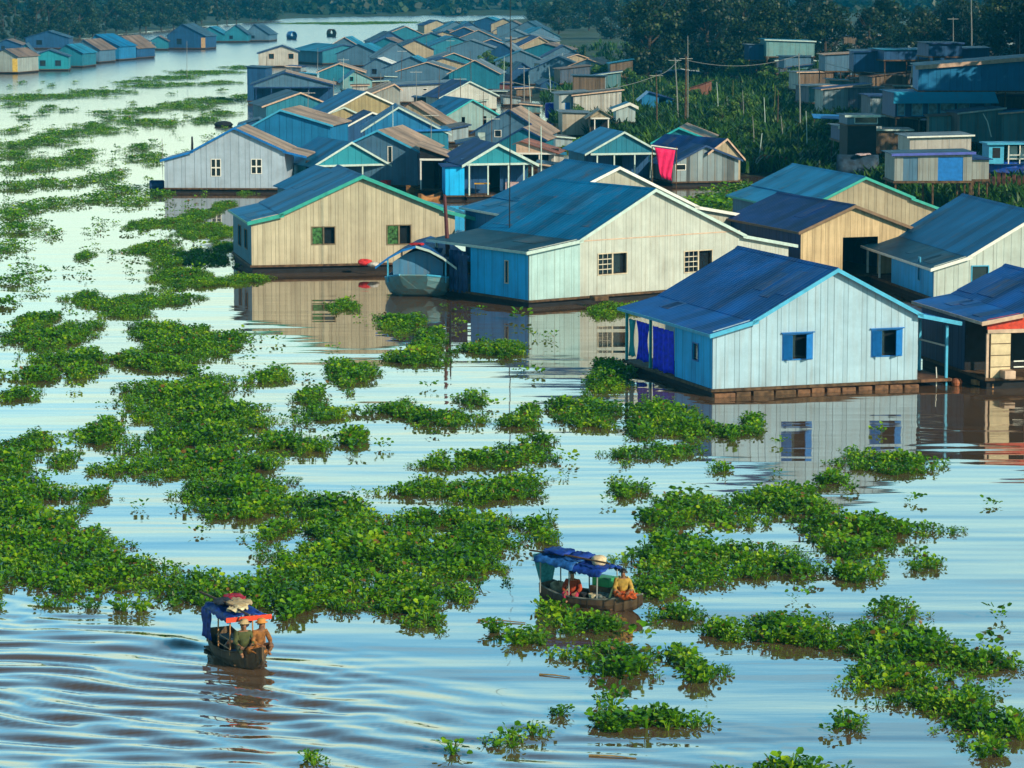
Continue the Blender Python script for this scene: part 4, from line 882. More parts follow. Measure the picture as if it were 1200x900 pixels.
def mat(label, ells, dens=9.0, name='water_hyacinth', group='floating mats of water hyacinth', hs=1.0, far=False, stray=.05, kind=None):
    global MATN; MATN += 1
    P = []
    for e in ells:
        cx, cy_, rx, ry = e[:4]; cy_ = cy_ + 2
        c = G(cx, cy_); s = ppm(c); rxm = rx / s
        rym = max(abs(G(cx, cy_ - ry).y - G(cx, cy_ + ry).y) / 2, .12)
        n = max(3, int(math.pi * rxm * rym * dens))
        th = rng.uniform(0, 2 * math.pi, n); u = np.sqrt(rng.uniform(0, 1, n))
        a = rng.uniform(0, 6.28, 4)
        edge = 1 + .26 * np.sin(3 * th + a[0]) + .22 * np.sin(5 * th + a[1]) + .18 * np.sin(9 * th + a[2]) + .14 * np.sin(17 * th + a[3])
        st = rng.random(n) < stray * 2.2; u = np.where(st, u * rng.uniform(1.1, 1.75, n), u)
        x = c.x + np.cos(th) * u * rxm * edge; y = c.y + np.sin(th) * u * rym * edge
        # uneven cover: thin gaps where water shows
        gap = np.sin(x * 2.3 + a[3] + 1.7 * np.sin(y * 1.1)) * np.sin(y * 1.5 + a[0] + 1.2 * np.sin(x * .9))
        keep = (gap < .62) | (rng.random(n) < .35)
        if n < 12: keep[:] = True
        hgt = (1.12 - .5 * u ** 3) * (1 + .28 * np.sin(x * 1.3 + a[1]) * np.sin(y * .8 + a[2]))
        P.append(np.column_stack([x, y, np.full(n, -.03), hgt])[keep])
    P = np.vstack(P)
    tpl = ROSQ if far else ROS
    V, Q = instance(tpl, P[:, :3], rng.uniform(0, 6.28, len(P)), P[:, 3] * rng.uniform(.6, 1.3, len(P)) * hs, rng.normal(0, .12, len(P)))
    o_ = P[:, :2].mean(0)
    V[:, 0] -= o_[0]; V[:, 1] -= o_[1]
    o = npmesh(name, V, Q, LEAF); o.location = (o_[0], o_[1], 0)
    return tag(o, label, 'water hyacinth', group, kind)
NEAR = [
 ('huge hyacinth mat at the left edge, level with the red-edged boat', [(18, 640, 62, 46), (85, 660, 62, 30), (150, 676, 62, 18), (215, 687, 48, 14), (105, 630, 24, 10), (300, 692, 20, 12)]),
 ('biggest dense hyacinth mat in the middle, directly behind the red-edged boat', [(430, 645, 110, 38), (355, 690, 85, 30), (470, 696, 72, 28), (545, 652, 55, 24), (400, 615, 62, 13), (330, 622, 32, 10), (540, 697, 22, 10), (255, 694, 46, 16), (560, 634, 40, 16)]),
 ('long thick hyacinth column on the left between the river edge clumps and the middle mat', [(215, 458, 66, 16), (250, 485, 62, 18), (228, 512, 70, 16), (245, 545, 88, 22), (270, 578, 66, 20), (295, 594, 44, 12), (335, 588, 48, 11), (388, 594, 46, 6), (185, 480, 40, 12), (330, 520, 30, 8)]),
 ('hyacinth clump with a flat top just left of the long thick column', [(115, 508, 30, 13), (75, 538, 15, 9), (132, 549, 30, 8)]),
 ('hyacinth clump at the left edge above the huge mat', [(18, 578, 36, 16), (8, 548, 30, 16), (60, 580, 46, 8), (110, 580, 14, 7), (22, 600, 30, 14)]),
 ('hyacinth clump at the left edge with a bump near its right end, higher up', [(20, 524, 38, 12), (52, 516, 10, 6)]),
 ('bushy star-shaped hyacinth clump right of the top of the long column', [(318, 441, 24, 8)]),
 ('two-lobed hyacinth clump right of the long column', [(364, 464, 17, 9), (376, 484, 32, 9)]),
 ('bushy hyacinth clump standing alone in open water below the beige house', [(412, 438, 26, 14), (395, 430, 12, 7)]),
 ('small hyacinth clump touching the right side of the long column', [(366, 522, 20, 9), (330, 515, 22, 7)]),
 ('tiny hyacinth clump right of the small one beside the long column', [(413, 514, 15, 8)]),
 ('scattered low hyacinth strip with a taller right end in mid water', [(512, 490, 38, 8), (554, 468, 17, 8), (475, 482, 24, 6), (540, 492, 26, 7)]),
 ('low yellowish hyacinth tuft with a pointed left end in mid water', [(450, 480, 26, 5), (473, 474, 10, 7)]),
 ('long flat hyacinth strip below the dark thin mast reflection', [(580, 538, 58, 8), (612, 530, 30, 8), (510, 545, 26, 5)]),
 ('broad hyacinth band just under the long flat strip', [(520, 573, 66, 9), (602, 570, 42, 11), (560, 582, 30, 7)]),
 ('right arm of hyacinth curling above the middle mat', [(520, 608, 62, 10), (565, 615, 34, 14)]),
 ('small hyacinth clump above the stern of the blue-roofed passenger boat', [(628, 617, 22, 9), (642, 630, 16, 6)]),
 ('low hyacinth tuft under the thin mast line right of mid water', [(605, 494, 28, 7), (622, 480, 14, 5), (634, 516, 20, 3)]),
 ('hyacinth clump on the water left of the front house porch, near the photo centre', [(690, 481, 42, 12), (712, 444, 22, 14), (660, 476, 18, 8), (700, 497, 26, 5)]),
 ('tall hyacinth bush under the dark porch corner of the front house', [(775, 485, 42, 16), (805, 502, 34, 12), (745, 533, 36, 7), (790, 528, 30, 8), (752, 505, 18, 10)]),
 ('hyacinth clump with one tall shoot in the front house reflection', [(855, 505, 30, 6), (884, 497, 9, 12)]),
 ('round hyacinth tuft alone right of the photo centre', [(735, 572, 24, 8)]),
 ('very small hyacinth sprig in the reflection below the front house', [(846, 549, 11, 4)]),
 ('hyacinth mat with spiky upright leaves above the passenger boat bow', [(815, 590, 42, 11), (850, 605, 58, 11), (915, 585, 52, 14), (945, 594, 36, 10), (790, 610, 20, 10), (765, 606, 12, 7)]),
 ('broad hyacinth mat right of the passenger boat', [(840, 655, 100, 15), (805, 672, 60, 18), (765, 690, 32, 12), (905, 660, 46, 12), (935, 668, 22, 7), (800, 640, 46, 12)]),
 ('dense rounded hyacinth mat with a lower tongue, on the right', [(1022, 620, 72, 12), (1008, 642, 44, 15), (1003, 672, 30, 11), (1082, 660, 20, 7), (960, 618, 24, 10)]),
 ('flat hyacinth mat in the right part of the front house reflection', [(1035, 541, 52, 10), (1060, 550, 22, 5)]),
 ('small hyacinth tuft left of the flat mat in the reflection', [(978, 562, 19, 7)]),
 ('large hyacinth mat sweeping down to the right frame edge', [(920, 740, 66, 17), (1000, 745, 82, 18), (1050, 716, 30, 10), (1085, 765, 72, 15), (1155, 780, 56, 12), (1050, 795, 60, 16), (1110, 825, 60, 17), (1150, 852, 50, 18), (1160, 880, 18, 8), (1190, 850, 20, 14)]),
 ('low hyacinth sprigs left of the lower part of the sweeping right mat', [(995, 845, 20, 5), (1000, 853, 12, 4)]),
 ('two-humped hyacinth clump right of the passenger boat bow', [(795, 720, 32, 8), (842, 740, 24, 9)]),
 ('hyacinth clump with a long right tail below the passenger boat', [(735, 775, 42, 13), (790, 768, 26, 6), (720, 790, 24, 6)]),
 ('leafy hyacinth clump right of the long tailed one', [(820, 790, 28, 11), (850, 786, 13, 4), (808, 775, 8, 8)]),
 ('wide hyacinth clump of two bushes near the bottom, below the passenger boat', [(725, 847, 34, 11), (776, 845, 44, 10), (712, 826, 10, 6)]),
 ('lone tight hyacinth tuft left of the two bushes near the bottom', [(658, 838, 13, 6)]),
 ('pair of rounded hyacinth tufts near the bottom centre', [(580, 868, 12, 7), (598, 868, 10, 6)]),
 ('thin small hyacinth sprig right of the rounded pair near the bottom', [(634, 861, 9, 4), (624, 857, 5, 3)]),
 ('tiny hyacinth tuft cut by the bottom edge, left of centre', [(366, 892, 14, 6)]),
 ('single floating leaf shoot at the bottom centre', [(531, 882, 4, 3)]),
 ('hyacinth strip lying along the bottom edge on the right', [(925, 903, 62, 5)]),
 ('hyacinth clump hugging the near side of the passenger boat', [(680, 730, 38, 10), (650, 716, 18, 7), (705, 735, 22, 7)]),
 ('low hyacinth tuft lower left of the passenger boat', [(622, 748, 24, 6), (604, 752, 10, 4)]),
 ('flat trailing hyacinth scraps under the passenger boat reflection', [(700, 763, 34, 4), (658, 768, 30, 2)]),
 ('small flat hyacinth scrap left of the passenger boat tuft', [(579, 738, 14, 3)]),
 ('thin brownish scraps of hyacinth floating behind the boat wake', [(62, 707, 22, 3), (140, 712, 40, 3)]),
 # between the houses and the front
 ('hyacinth clump beside the reflection of the mooring pile', [(470, 378, 28, 10), (504, 392, 16, 7)]),
 ('hyacinth clump of three lobes below the mooring stake', [(492, 418, 32, 10), (500, 404, 18, 7)]),
 ('hyacinth strip in the reflection of the blue side wall', [(562, 408, 28, 6), (596, 410, 15, 9)]),
 ('dark hyacinth tuft in the beige house reflection', [(403, 358, 19, 7)]),
 ('hyacinth patch growing along the cream house foot', [(722, 362, 32, 8), (700, 366, 14, 5)]),
 ('hyacinth patch at the dark left foot of the front house', [(718, 432, 22, 9), (705, 452, 20, 8)]),
 ('rounded hyacinth mat at the left, upper of a pair beside the beige house', [(60, 393, 52, 14), (42, 375, 22, 8)]),
 ('hyacinth mat below the beige house corner, wide and low', [(215, 398, 58, 14), (242, 410, 34, 9), (182, 385, 30, 8)]),
 ('hyacinth mat lower left, second of the pair at the left', [(80, 420, 46, 9), (45, 440, 34, 7), (20, 462, 26, 7), (100, 436, 20, 6)]),
 ('hyacinth tongue reaching right from the second left mat', [(190, 426, 40, 8), (150, 420, 20, 5)]),
 ('hyacinth mat in front of the beige house left end', [(235, 328, 62, 8), (205, 320, 30, 8), (290, 326, 22, 5)]),
 ('dark hyacinth mat in the shade of the beige house', [(225, 302, 48, 9), (180, 290, 30, 8), (262, 288, 14, 7)]),
 ('hyacinth drift along the water above the wide low mat', [(130, 353, 48, 8), (190, 350, 42, 8), (100, 345, 20, 5), (150, 366, 30, 6)]),
 ('hyacinth tuft alone in open water at the left', [(100, 298, 11, 5)]),
 ('hyacinth clump under the lilac house reflection', [(235, 268, 34, 8), (215, 258, 20, 6), (262, 272, 14, 7)]),
 ('small hyacinth tuft at the edge of the lilac reflection', [(262, 240, 12, 5)]),
 ('hyacinth tuft at the lilac house foot', [(290, 221, 14, 5), (192, 224, 10, 4)]),
 ('hyacinth row left of the lilac house reflection', [(235, 250, 20, 5), (178, 262, 16, 6), (160, 262, 12, 4)]),
]
for lab, e in NEAR: mat(lab, e, 18 if len(e) > 3 else 21, hs=.86 if e[0][1] > 370 else .64, stray=.05)
FARM = [
 ('hyacinth column at the left edge level with the beige house', [(15, 268, 28, 9), (10, 290, 24, 8), (56, 274, 16, 4), (18, 252, 22, 6)]),
 ('hyacinth clumps at the left edge below the beige house eaves', [(20, 328, 26, 7), (42, 342, 12, 6), (8, 355, 16, 5)]),
 ('hyacinth drift left of the lilac house, lowest row', [(60, 238, 34, 7), (115, 232, 30, 7), (158, 236, 18, 6), (20, 244, 24, 7)]),
 ('hyacinth row touching the lilac house left corner', [(150, 221, 26, 5), (172, 228, 14, 3), (130, 218, 12, 3)]),
 ('long hyacinth drift across the left, level with the lilac house roof', [(60, 214, 46, 5), (110, 208, 24, 5), (20, 218, 24, 5), (135, 203, 14, 4)]),
 ('thick dark hyacinth band at the left, level with the lilac apex', [(70, 188, 44, 7), (30, 196, 34, 6), (15, 180, 26, 5), (95, 178, 20, 5)]),
 ('dark hyacinth patch right of the thick dark band', [(172, 183, 22, 5), (165, 171, 14, 5), (180, 190, 14, 2)]),
 ('upper hyacinth band above the thick dark one', [(78, 155, 34, 6), (50, 165, 40, 5), (20, 170, 26, 4), (108, 146, 22, 4)]),
 ('hyacinth islet in mid stream above the lilac house', [(130, 152, 24, 3), (170, 142, 22, 4), (198, 144, 12, 4)]),
 ('hyacinth islet right of the mid stream one', [(240, 140, 16, 4), (258, 132, 22, 3)]),
 ('long dark hyacinth streak touching the waterside sheds', [(250, 117, 36, 4), (225, 125, 30, 3), (288, 112, 14, 3)]),
 ('hyacinth streak left of the long dark one', [(170, 128, 28, 3), (205, 122, 24, 3), (150, 133, 16, 2)]),
 ('smooth hyacinth ridge curving right towards the small whitish house', [(240, 84, 42, 2.5), (200, 90, 34, 2.5), (285, 78, 24, 2), (160, 95, 26, 2)]),
 ('smooth hyacinth ridge forming the left edge of the open channel', [(60, 112, 60, 3), (20, 115, 26, 2.5), (118, 107, 40, 3)]),
 ('thin hyacinth line under the curving ridge', [(170, 100, 30, 1.8), (215, 98, 28, 1.6), (260, 96, 22, 1.8)]),
 ('pale flat grass-green hyacinth bar far up the open river', [(400, 26, 60, 1.2), (450, 25, 40, 1)]),
 ('small dark hyacinth tufts at the left under the channel ridge', [(15, 122, 12, 2), (58, 125, 7, 3), (28, 124, 5, 1)]),
 ('scattered hyacinth tufts in the pale water at left', [(30, 137, 8, 2), (75, 128, 10, 1.5), (48, 132, 8, 1.5), (14, 152, 10, 4)]),
 ('hyacinth patch between the upper band and the mid stream islet', [(145, 140, 8, 4), (128, 138, 8, 3), (120, 131, 14, 2)]),
]
for lab, e in FARM: mat(lab, [(a, b, c * 1.05, max(.8, d * .8)) for a, b, c, d in e], 7.5, far=True, hs=.72)
# countless loose scraps drifting between the mats
E = []
for _ in range(240):
    y = rng.uniform(95, 330) if rng.random() < .8 else rng.uniform(330, 560)
    x = rng.uniform(0, 290 if y < 230 else 240) if y < 330 else rng.uniform(0, 640)
    E.append((x, y, rng.uniform(1.5, 5) * (1 + (y > 200)), rng.uniform(.5, 1.2)))
for _ in range(80):
    x, y = rng.uniform(0, 1200), rng.uniform(340, 880)
    if y > 690 and x < 520: continue
    if y < 470 and x > 830: continue
    E.append((x, y, rng.uniform(2, 7), rng.uniform(.6, 1.4)))
mat('small loose scraps of hyacinth drifting on the pale water', E, 5, name='hyacinth_scraps', group=None, far=True, hs=.8, kind='stuff')
# green weed between the moored houses and the bank
mat('weed-choked green water between the back houses', [(780, 246, 46, 8), (830, 240, 40, 8), (745, 240, 30, 5), (870, 225, 40, 6), (690, 170, 40, 6), (1010, 225, 40, 5)], 7, name='weed_bed', group=None, far=True, hs=1.1)

# ---------------------------------------------------------------- bank growth
REED = leafmat('bank_weeds', (.005, .028, .004), (.022, .09, .007), (.10, .21, .014), .5, .2, .15)
def tuft(seed, n=12, h=1.0, w=.10, spread=.5):
    r = np.random.default_rng(seed); V = []; Q = []
    for i in range(n):
        a = r.uniform(0, 6.28); d = np.array([math.cos(a), math.sin(a), 0]); s = np.array([-d[1], d[0], 0]); up = np.array([0, 0, 1.])
        p = np.array([r.uniform(-.3, .3), r.uniform(-.3, .3), 0]); hh = h * r.uniform(.5, 1.1); o = spread * r.uniform(.2, 1); b = len(V)
        V += [p - s * w * .5, p + s * w * .5, p + d * o * .45 + up * hh * .7 + s * w * .8, p + d * o * .45 + up * hh * .7 - s * w * .8, p + d * o + up * hh + s * .02, p + d * o + up * hh - s * .02]
        Q += [[b, b + 1, b + 2, b + 3], [b + 3, b + 2, b + 4, b + 5]]
    return np.array(V), np.array(Q)
TUF = [tuft(300 + i, 16, .85, .085, .6) for i in range(5)]
px = []
while len(px) < 13000:
    x = rng.uniform(635, 1230); y = rng.uniform(58, 300)
    if y < 100 and rng.random() < .55: continue
    px.append((x, y))
pts = np.array([G(x, y, .8) for x, y in px])
pts[:, 2] = landz_np(pts[:, :2])
pts = pts[pts[:, 2] > .12]
V, Q = instance(TUF, pts, rng.uniform(0, 6.28, len(pts)), rng.uniform(.7, 1.9, len(pts)))
tag(npmesh('bank_weeds', V, Q, REED), 'rank green weeds and reeds covering the right bank', kind='stuff')

# ---------------------------------------------------------------- trees
CROWN = leafmat('tree_foliage', (.003, .012, .005), (.009, .03, .007), (.035, .075, .010), .5, .15, .12)
CROWN2 = leafmat('bright_foliage', (.012, .05, .008), (.045, .14, .015), (.15, .24, .03), .5, .2, .3)
BARK = paint((.06, .045, .03), .9, .3, 2)
def crown_mesh(seed, r, h, z0, n_clump, n_leaf, leaf, mat_):
    q = np.random.default_rng(seed); V = []; 
    for c in range(n_clump):
        a = q.uniform(0, 6.28); t = q.uniform(0, 1); rad = r * math.sin(math.pi * (0.15 + .8 * t)) * q.uniform(.35, 1.0)
        cc = np.array([math.cos(a) * rad, math.sin(a) * rad, z0 + h * t])
        cr_ = r * q.uniform(.22, .42)
        d = q.normal(size=(n_leaf, 3)); d /= np.linalg.norm(d, axis=1)[:, None]
        p = cc + d * (cr_ * q.uniform(.55, 1.05, n_leaf))[:, None] * np.array([1, 1, .75])
        u = q.normal(size=(n_leaf, 3)); u -= d * (u * d).sum(1)[:, None] * .6; u /= np.linalg.norm(u, axis=1)[:, None]
        w = np.cross(d, u); w /= np.linalg.norm(w, axis=1)[:, None]
        L1_ = leaf * q.uniform(.6, 1.3, n_leaf)[:, None]
        V.append(np.stack([p - u * L1_ * .5, p + w * L1_ * .36, p + u * L1_ * .5, p - w * L1_ * .36], 1).reshape(-1, 3))
    V = np.vstack(V); Q = np.arange(len(V)).reshape(-1, 4)
    o = npmesh('crown', V, Q, mat_); me = o.data; bpy.data.objects.remove(o); return me
def trunk_mesh(seed, h, r, limbs=5):
    q = random.Random(seed); m = MB()
    top = Vector((q.uniform(-.4, .4), q.uniform(-.4, .4), h))
    m.tube([(0, 0, -.6), (top.x * .3, top.y * .3, h * .5), top], [r * 1.3, r * .9, r * .45], 7)
    for i in range(limbs):
        z = h * q.uniform(.45, .85); a = q.uniform(0, 6.28); b0 = top * (z / h); e = b0 + Vector((math.cos(a), math.sin(a), .9)) * h * .35
        m.tube([b0, (b0 + e) / 2 + Vector((0, 0, -.1)), e], [r * .5, r * .35, r * .12], 5)
    o = m.build('trunk', BARK); me = o.data; bpy.data.objects.remove(o); return me
KINDS_T = {'broad': (crown_mesh(1, 4.6, 9.5, 1.8, 44, 150, .46, CROWN), trunk_mesh(1, 7.5, .28)), 'tall': (crown_mesh(2, 3.4, 13, 1.8, 44, 150, .44, CROWN), trunk_mesh(2, 11, .26)),
           'dense': (crown_mesh(3, 5.4, 10, 1.2, 52, 150, .48, CROWN), trunk_mesh(3, 7.5, .32)), 'bush': (crown_mesh(4, 2.0, 2.2, .5, 22, 70, .28, CROWN2), trunk_mesh(4, 1.9, .08)),
           'slim': (crown_mesh(5, 2.2, 10.5, 1.5, 30, 120, .42, CROWN), trunk_mesh(5, 10, .18))}
def tree(kind, p, sc, label, group, name='tree', cat='tree'):
    cm, tm = KINDS_T[kind]
    r = empty(name, p, random.uniform(0, 6.28), label, cat, group); r.scale = (sc, sc, sc * random.uniform(.9, 1.15))
    for me, n in ((cm, 'crown'), (tm, 'trunk')):
        o = bpy.data.objects.new(n, me); COL.objects.link(o); o.parent = r
    return r
def land_at(x, Y): return Vector((x, Y, landz(x, Y)))
# the dark wood behind the right bank
q = random.Random(5)
for row, (Y, step) in enumerate([(455, 8.6), (490, 8.4), (530, 9.4)]):
    X = Y * (165 + row * 6) / 3600
    while X < Y * 640 / 3600:
        tree(q.choice(['broad', 'dense', 'tall', 'slim', 'broad']), land_at(X + q.uniform(-2, 2), Y + q.uniform(-9, 9)), q.uniform(.85, 1.25), 'dark tree standing in the wood behind the right bank', 'trees of the dark wood on the right')
        X += step * q.uniform(.7, 1.2)
# unseen trees added past the right edge of the view, to shade the bank
for i in range(66):
    Y = 236 + (i // 3) * 11.5
    tree(q.choice(['dense', 'broad', 'tall']), land_at(Y / 6 + 8 + (i % 3) * 10 + q.uniform(0, 6), Y + q.uniform(-4, 4)), q.uniform(1.5, 2.0), 'unseen tree added beyond the right edge to shade the bank', 'unseen shade trees added at the right')
for x, y, k, s in [(655, 40, 'broad', .7), (672, 34, 'dense', .7), (690, 36, 'broad', .8), (716, 46, 'dense', .75), (742, 56, 'broad', .8), (764, 66, 'dense', .8), (640, 30, 'broad', .6), (626, 28, 'dense', .55)]:
    tree(k, GL(x, y), s, 'hazy tree in the belt between the far roofs and the dark wood', 'hazy trees behind the far roofs')
for x, y, s in [(590, 92, 1.0), (583, 88, .8), (570, 80, .8), (600, 96, .8), (504, 190, .7), (513, 186, .8), (678, 150, .7), (735, 108, .9), (700, 100, 1.0), (715, 98, .9), (660, 148, .5), (800, 128, .9), (845, 150, .8), (880, 170, .8), (868, 140, 1.0), (1010, 176, 1.0), (1030, 172, .9), (1060, 222, .9), (1070, 228, .7), (960, 170, .8), (985, 118, 1.2), (960, 108, 1.2), (930, 112, 1.0), (900, 100, 1.1), (870, 94, 1.1), (845, 90, 1.2)]:
    p = GL(x, y); tree('bush', p, s * random.uniform(.9, 1.2), 'green bush among the huts of the right bank', 'bushes among the huts', 'bush', 'bush')
# left bank
for i in range(30):
    x = -60 + i * 13 + q.uniform(-4, 4); yb = float(np.interp(x, [-60, 0, 120, 230, 320], [62, 52, 40, 29, 23]))
    tree(q.choice(['broad', 'dense', 'slim', 'broad', 'tall']), GL(x, yb), q.uniform(.6, .95), 'hazy blue-green tree behind the left bank houses', 'hazy trees on the left bank')
# the far wood: nobody could count it
pts = []
while len(pts) < 2600:
    x = rng.uniform(-420, 420); Y = 1040 + 430 * rng.random() ** 1.3
    pts.append((x, Y))
pts = np.array(pts); z = landz_np(pts); k_ = z > .3; pts = np.column_stack([pts, z])[k_]
def blob(seed):
    r = np.random.default_rng(seed); n = 40; d = r.normal(size=(n, 3)); d /= np.linalg.norm(d, axis=1)[:, None]; d[:, 2] = np.abs(d[:, 2]) * 1.2
    p = d * r.uniform(3.0, 5.2, (n, 1)); u = r.normal(size=(n, 3)); u /= np.linalg.norm(u, axis=1)[:, None]; w = np.cross(d, u); w /= np.linalg.norm(w, axis=1)[:, None] + 1e-6
    s = r.uniform(1.0, 2.0, (n, 1)); V = np.stack([p - u * s, p + w * s * .8, p + u * s, p - w * s * .8], 1).reshape(-1, 3); return V, np.arange(len(V)).reshape(-1, 4)
V, Q = instance([blob(i) for i in range(6)], pts, rng.uniform(0, 6.28, len(pts)), rng.uniform(.6, 1.25, len(pts)))
tag(npmesh('far_wood', V, Q, CROWN), 'far blue-green wood closing the view beyond the river', kind='stuff')
# ---------------------------------------------------------------- boats
def hull_mb(L, beam, depth, bow=.35, stern=.18, keel=-.15, tr=.55, flare=.8):
    """planked shell: x from stern (0) to bow (L)"""
    rows = []
    for i in range(15):
        t = i / 14
        b = beam / 2 * (tr + (1 - tr) * min(1, t / .35) if t < .35 else max(0.02, 1 - ((t - .35) / .65) ** 2.4))
        gz = depth + bow * max(0, (t - .5) / .5) ** 2 + stern * max(0, (.3 - t) / .3) ** 2
        kz = keel + (bow + .12) * max(0, (t - .72) / .28) ** 2
        rows.append([(t * L, s * b * f, kz + (gz - kz) * h) for s, f, h in ((1, 1.0, 1), (1, .97, .6), (1, flare, .22), (1, .35, .02), (-1, .35, .02), (-1, flare, .22), (-1, .97, .6), (-1, 1.0, 1))])
    m = MB().grid(rows); m.add(rows[0], [tuple(range(8))])
    return m, rows
def gunwale(rows, s, r=.03):
    return MB().tube([rw[0 if s > 0 else 7] for rw in rows], r, 6)
def heading(a, b, z=0): A = G(*a, z); B = G(*b, z); return A, math.atan2(B.y - A.y, B.x - A.x), (B - A).length
# ---- figures: one skinned body each, clothing as separate garments
SKIN = paint((.26, .13, .075), .6, .1)
HAIR = paint((.012, .010, .010), .5, .2)
def skin_obj(name, verts, edges, rad, mat_, par, lv=1, root=0):
    me = bpy.data.meshes.new(name); me.from_pydata(verts, edges, []); me.materials.append(mat_)
    o = bpy.data.objects.new(name, me); COL.objects.link(o); o.parent = par
    md = o.modifiers.new('Skin', 'SKIN'); md.use_smooth_shade = True
    sv = me.skin_vertices[0].data
    for i, r in enumerate(rad): sv[i].radius = (r, r) if not isinstance(r, tuple) else r; sv[i].use_root = (i == root)
    s = o.modifiers.new('Subdivision', 'SUBSURF'); s.levels = lv; s.render_levels = lv
    return o
def person(loc, rz, label, shirt, trousers, hat=None, pose='sit', lean=.05, headrot=0, reach=.34, cover=None):
    root = empty('person', loc, rz, label, 'person')
    v = []; e = []; rd = []
    def P(p, r, frm=None):
        v.append(Vector(p)); rd.append(r)
        if frm is not None: e.append((frm, len(v) - 1))
        return len(v) - 1
    l = lean
    pel = P((0, 0, .12), .125); sp_ = P((l * .4, 0, .30), .115, pel); ch = P((l, 0, .48), .135, sp_); nk = P((l * 1.5, 0, .63), .052, ch)
    h0 = P((l * 1.6 + .02, 0, .70), .072, nk); h1_ = P((l * 1.6 + .03, 0, .79), .092, h0); P((l * 1.6 + .015, 0, .87), .06, h1_)
    P((l * 1.6 + .125, 0, .765), .016, h1_)
    tor = []
    for s in (1, -1):
        sh = P((l, s * .17, .565), .062, ch); el_ = P((l + .10, s * .25, .34), .045, sh)
        wr = P((l + reach, s * .13, .27), .03, el_); pa = P((l + reach + .07, s * .12, .265), .038, wr)
        for k, (dy, ln) in enumerate(((-.030, .075), (-.010, .088), (.012, .083), (.032, .065))):
            a = P((l + reach + .12, s * .12 + dy, .262), .0095, pa); P((l + reach + .12 + ln * .8, s * .12 + dy * 1.05, .238), .0075, a)
        a = P((l + reach + .08, s * .12 - s * .05, .275), .011, pa); P((l + reach + .125, s * .12 - s * .062, .262), .009, a)
        hp = P((.04, s * .09, .11), .085, pel)
        if pose == 'sit': kn = P((.40, s * .20, .27), .065, hp); an = P((.42, s * .10, .04), .042, kn); P((.55, s * .11, .03), .034, an)
        else: kn = P((.30, s * .24, .34), .065, hp); an = P((.16, s * .16, .05), .042, kn); P((.30, s * .18, .04), .034, an)
        tor.append((sh, el_, wr, hp, kn, an))
    skin_obj('body', v, e, rd, SKIN, root)
    # shirt
    sv, se, sr = [], [], []
    def S_(p, r, f=None):
        sv.append(p); sr.append(r)
        if f is not None: se.append((f, len(sv) - 1))
        return len(sv) - 1
    a = S_(v[pel] + Vector((0, 0, .02)), .150); b_ = S_(v[sp_], .142, a); c = S_(v[ch], .160, b_); S_(v[ch] + Vector((l * .4, 0, .10)), .085, c)
    for sh, el_, wr, *_ in tor:
        d = S_(v[sh], .082, c); f = S_(v[el_], .066, d); S_(v[el_].lerp(v[wr], .6), .052, f)
    skin_obj('shirt', sv, se, sr, shirt, root)
    sv, se, sr = [], [], []
    a = S_(v[pel] - Vector((0, 0, .0)), .140)
    for *_, hp, kn, an in tor:
        d = S_(v[hp], .105, a); f = S_(v[kn], .085, d); S_(v[kn].lerp(v[an], .8), .062, f)
    skin_obj('trousers', sv, se, sr, trousers, root)
    hc = Vector(v[h1_])
    if hat is None or True:
        m = MB(); rows = []
        for i in range(6):
            ph = math.pi * .58 * i / 5; rows.append([hc + Vector((-.018 + .112 * math.sin(ph) * math.cos(t) , .108 * math.sin(ph) * math.sin(t), .012 + .112 * math.cos(ph) + (.03 if math.cos(t) > .3 and i > 3 else 0))) for t in [2 * math.pi * k / 14 for k in range(15)]])
        m.grid(rows).build('hair', HAIR, root, smooth=True)
    for s in (1, -1):
        MB().lathe([(.004, -.012), (.013, 0), (.004, .012)], hc + Vector((.088, s * .035, .012)), 6).build('eye', DARK, root)
        MB().lathe([(.008, -.03), (.018, 0), (.008, .03)], hc + Vector((-.005, s * .094, 0)), 6).build('ear', SKIN, root)
    MB().box(hc.x + .085, hc.x + .094, -.026, .026, hc.z - .055, hc.z - .046).build('mouth', paint((.22, .05, .04), .5), root)
    if hat == 'cone':
        MB().lathe([(.25, .03), (.13, .12), (.01, .21)], hc + Vector((0, 0, .02)), 18).build('hat', paint((.62, .47, .25), .7, .15, 9), root, smooth=True)
    elif hat:
        MB().lathe([(.17, .045), (.115, .055), (.108, .13), (.06, .155)], hc, 14).build('hat', hat, root, smooth=True)
    if cover:         # cloth over the shoulders, falling to the deck
        rows = []
        for i in range(9):
            t = i / 8; z = .66 - .62 * t; rr = .13 + .25 * t ** .8
            rows.append([(l - .02 + math.cos(q) * rr * .85, math.sin(q) * rr * (1.05 + .06 * math.sin(q * 7)), z + .02 * math.sin(q * 5)) for q in [R(70) + R(220) * k / 16 for k in range(17)]])
        MB().grid(rows).build('shawl', cover, root, smooth=True, solid=.015)
    return root
def sack(loc, label, mt, rx=.3, ry=.22, rz=.2, rot=0, seed=1, name='cloth_bundle', cat='bundle'):
    q = random.Random(seed); rows = []
    for i in range(9):
        ph = math.pi * i / 8
        rows.append([(rx * math.sin(ph) * math.cos(t) * (1 + .12 * math.sin(3 * t + seed)), ry * math.sin(ph) * math.sin(t) * (1 + .1 * math.sin(2 * t + seed * 2)), rz * (1 - math.cos(ph)) * (1 + .12 * math.sin(t * 2 + seed)) * .5 * 2 * .5 + (.05 * math.sin(4 * t + ph * 3 + seed) * math.sin(ph))) for t in [2 * math.pi * k / 14 for k in range(15)]])
    o = MB().grid(rows).build(name, mt, smooth=True); o.location = loc; o.rotation_euler = (0, 0, rot)
    return tag(o, label, cat)
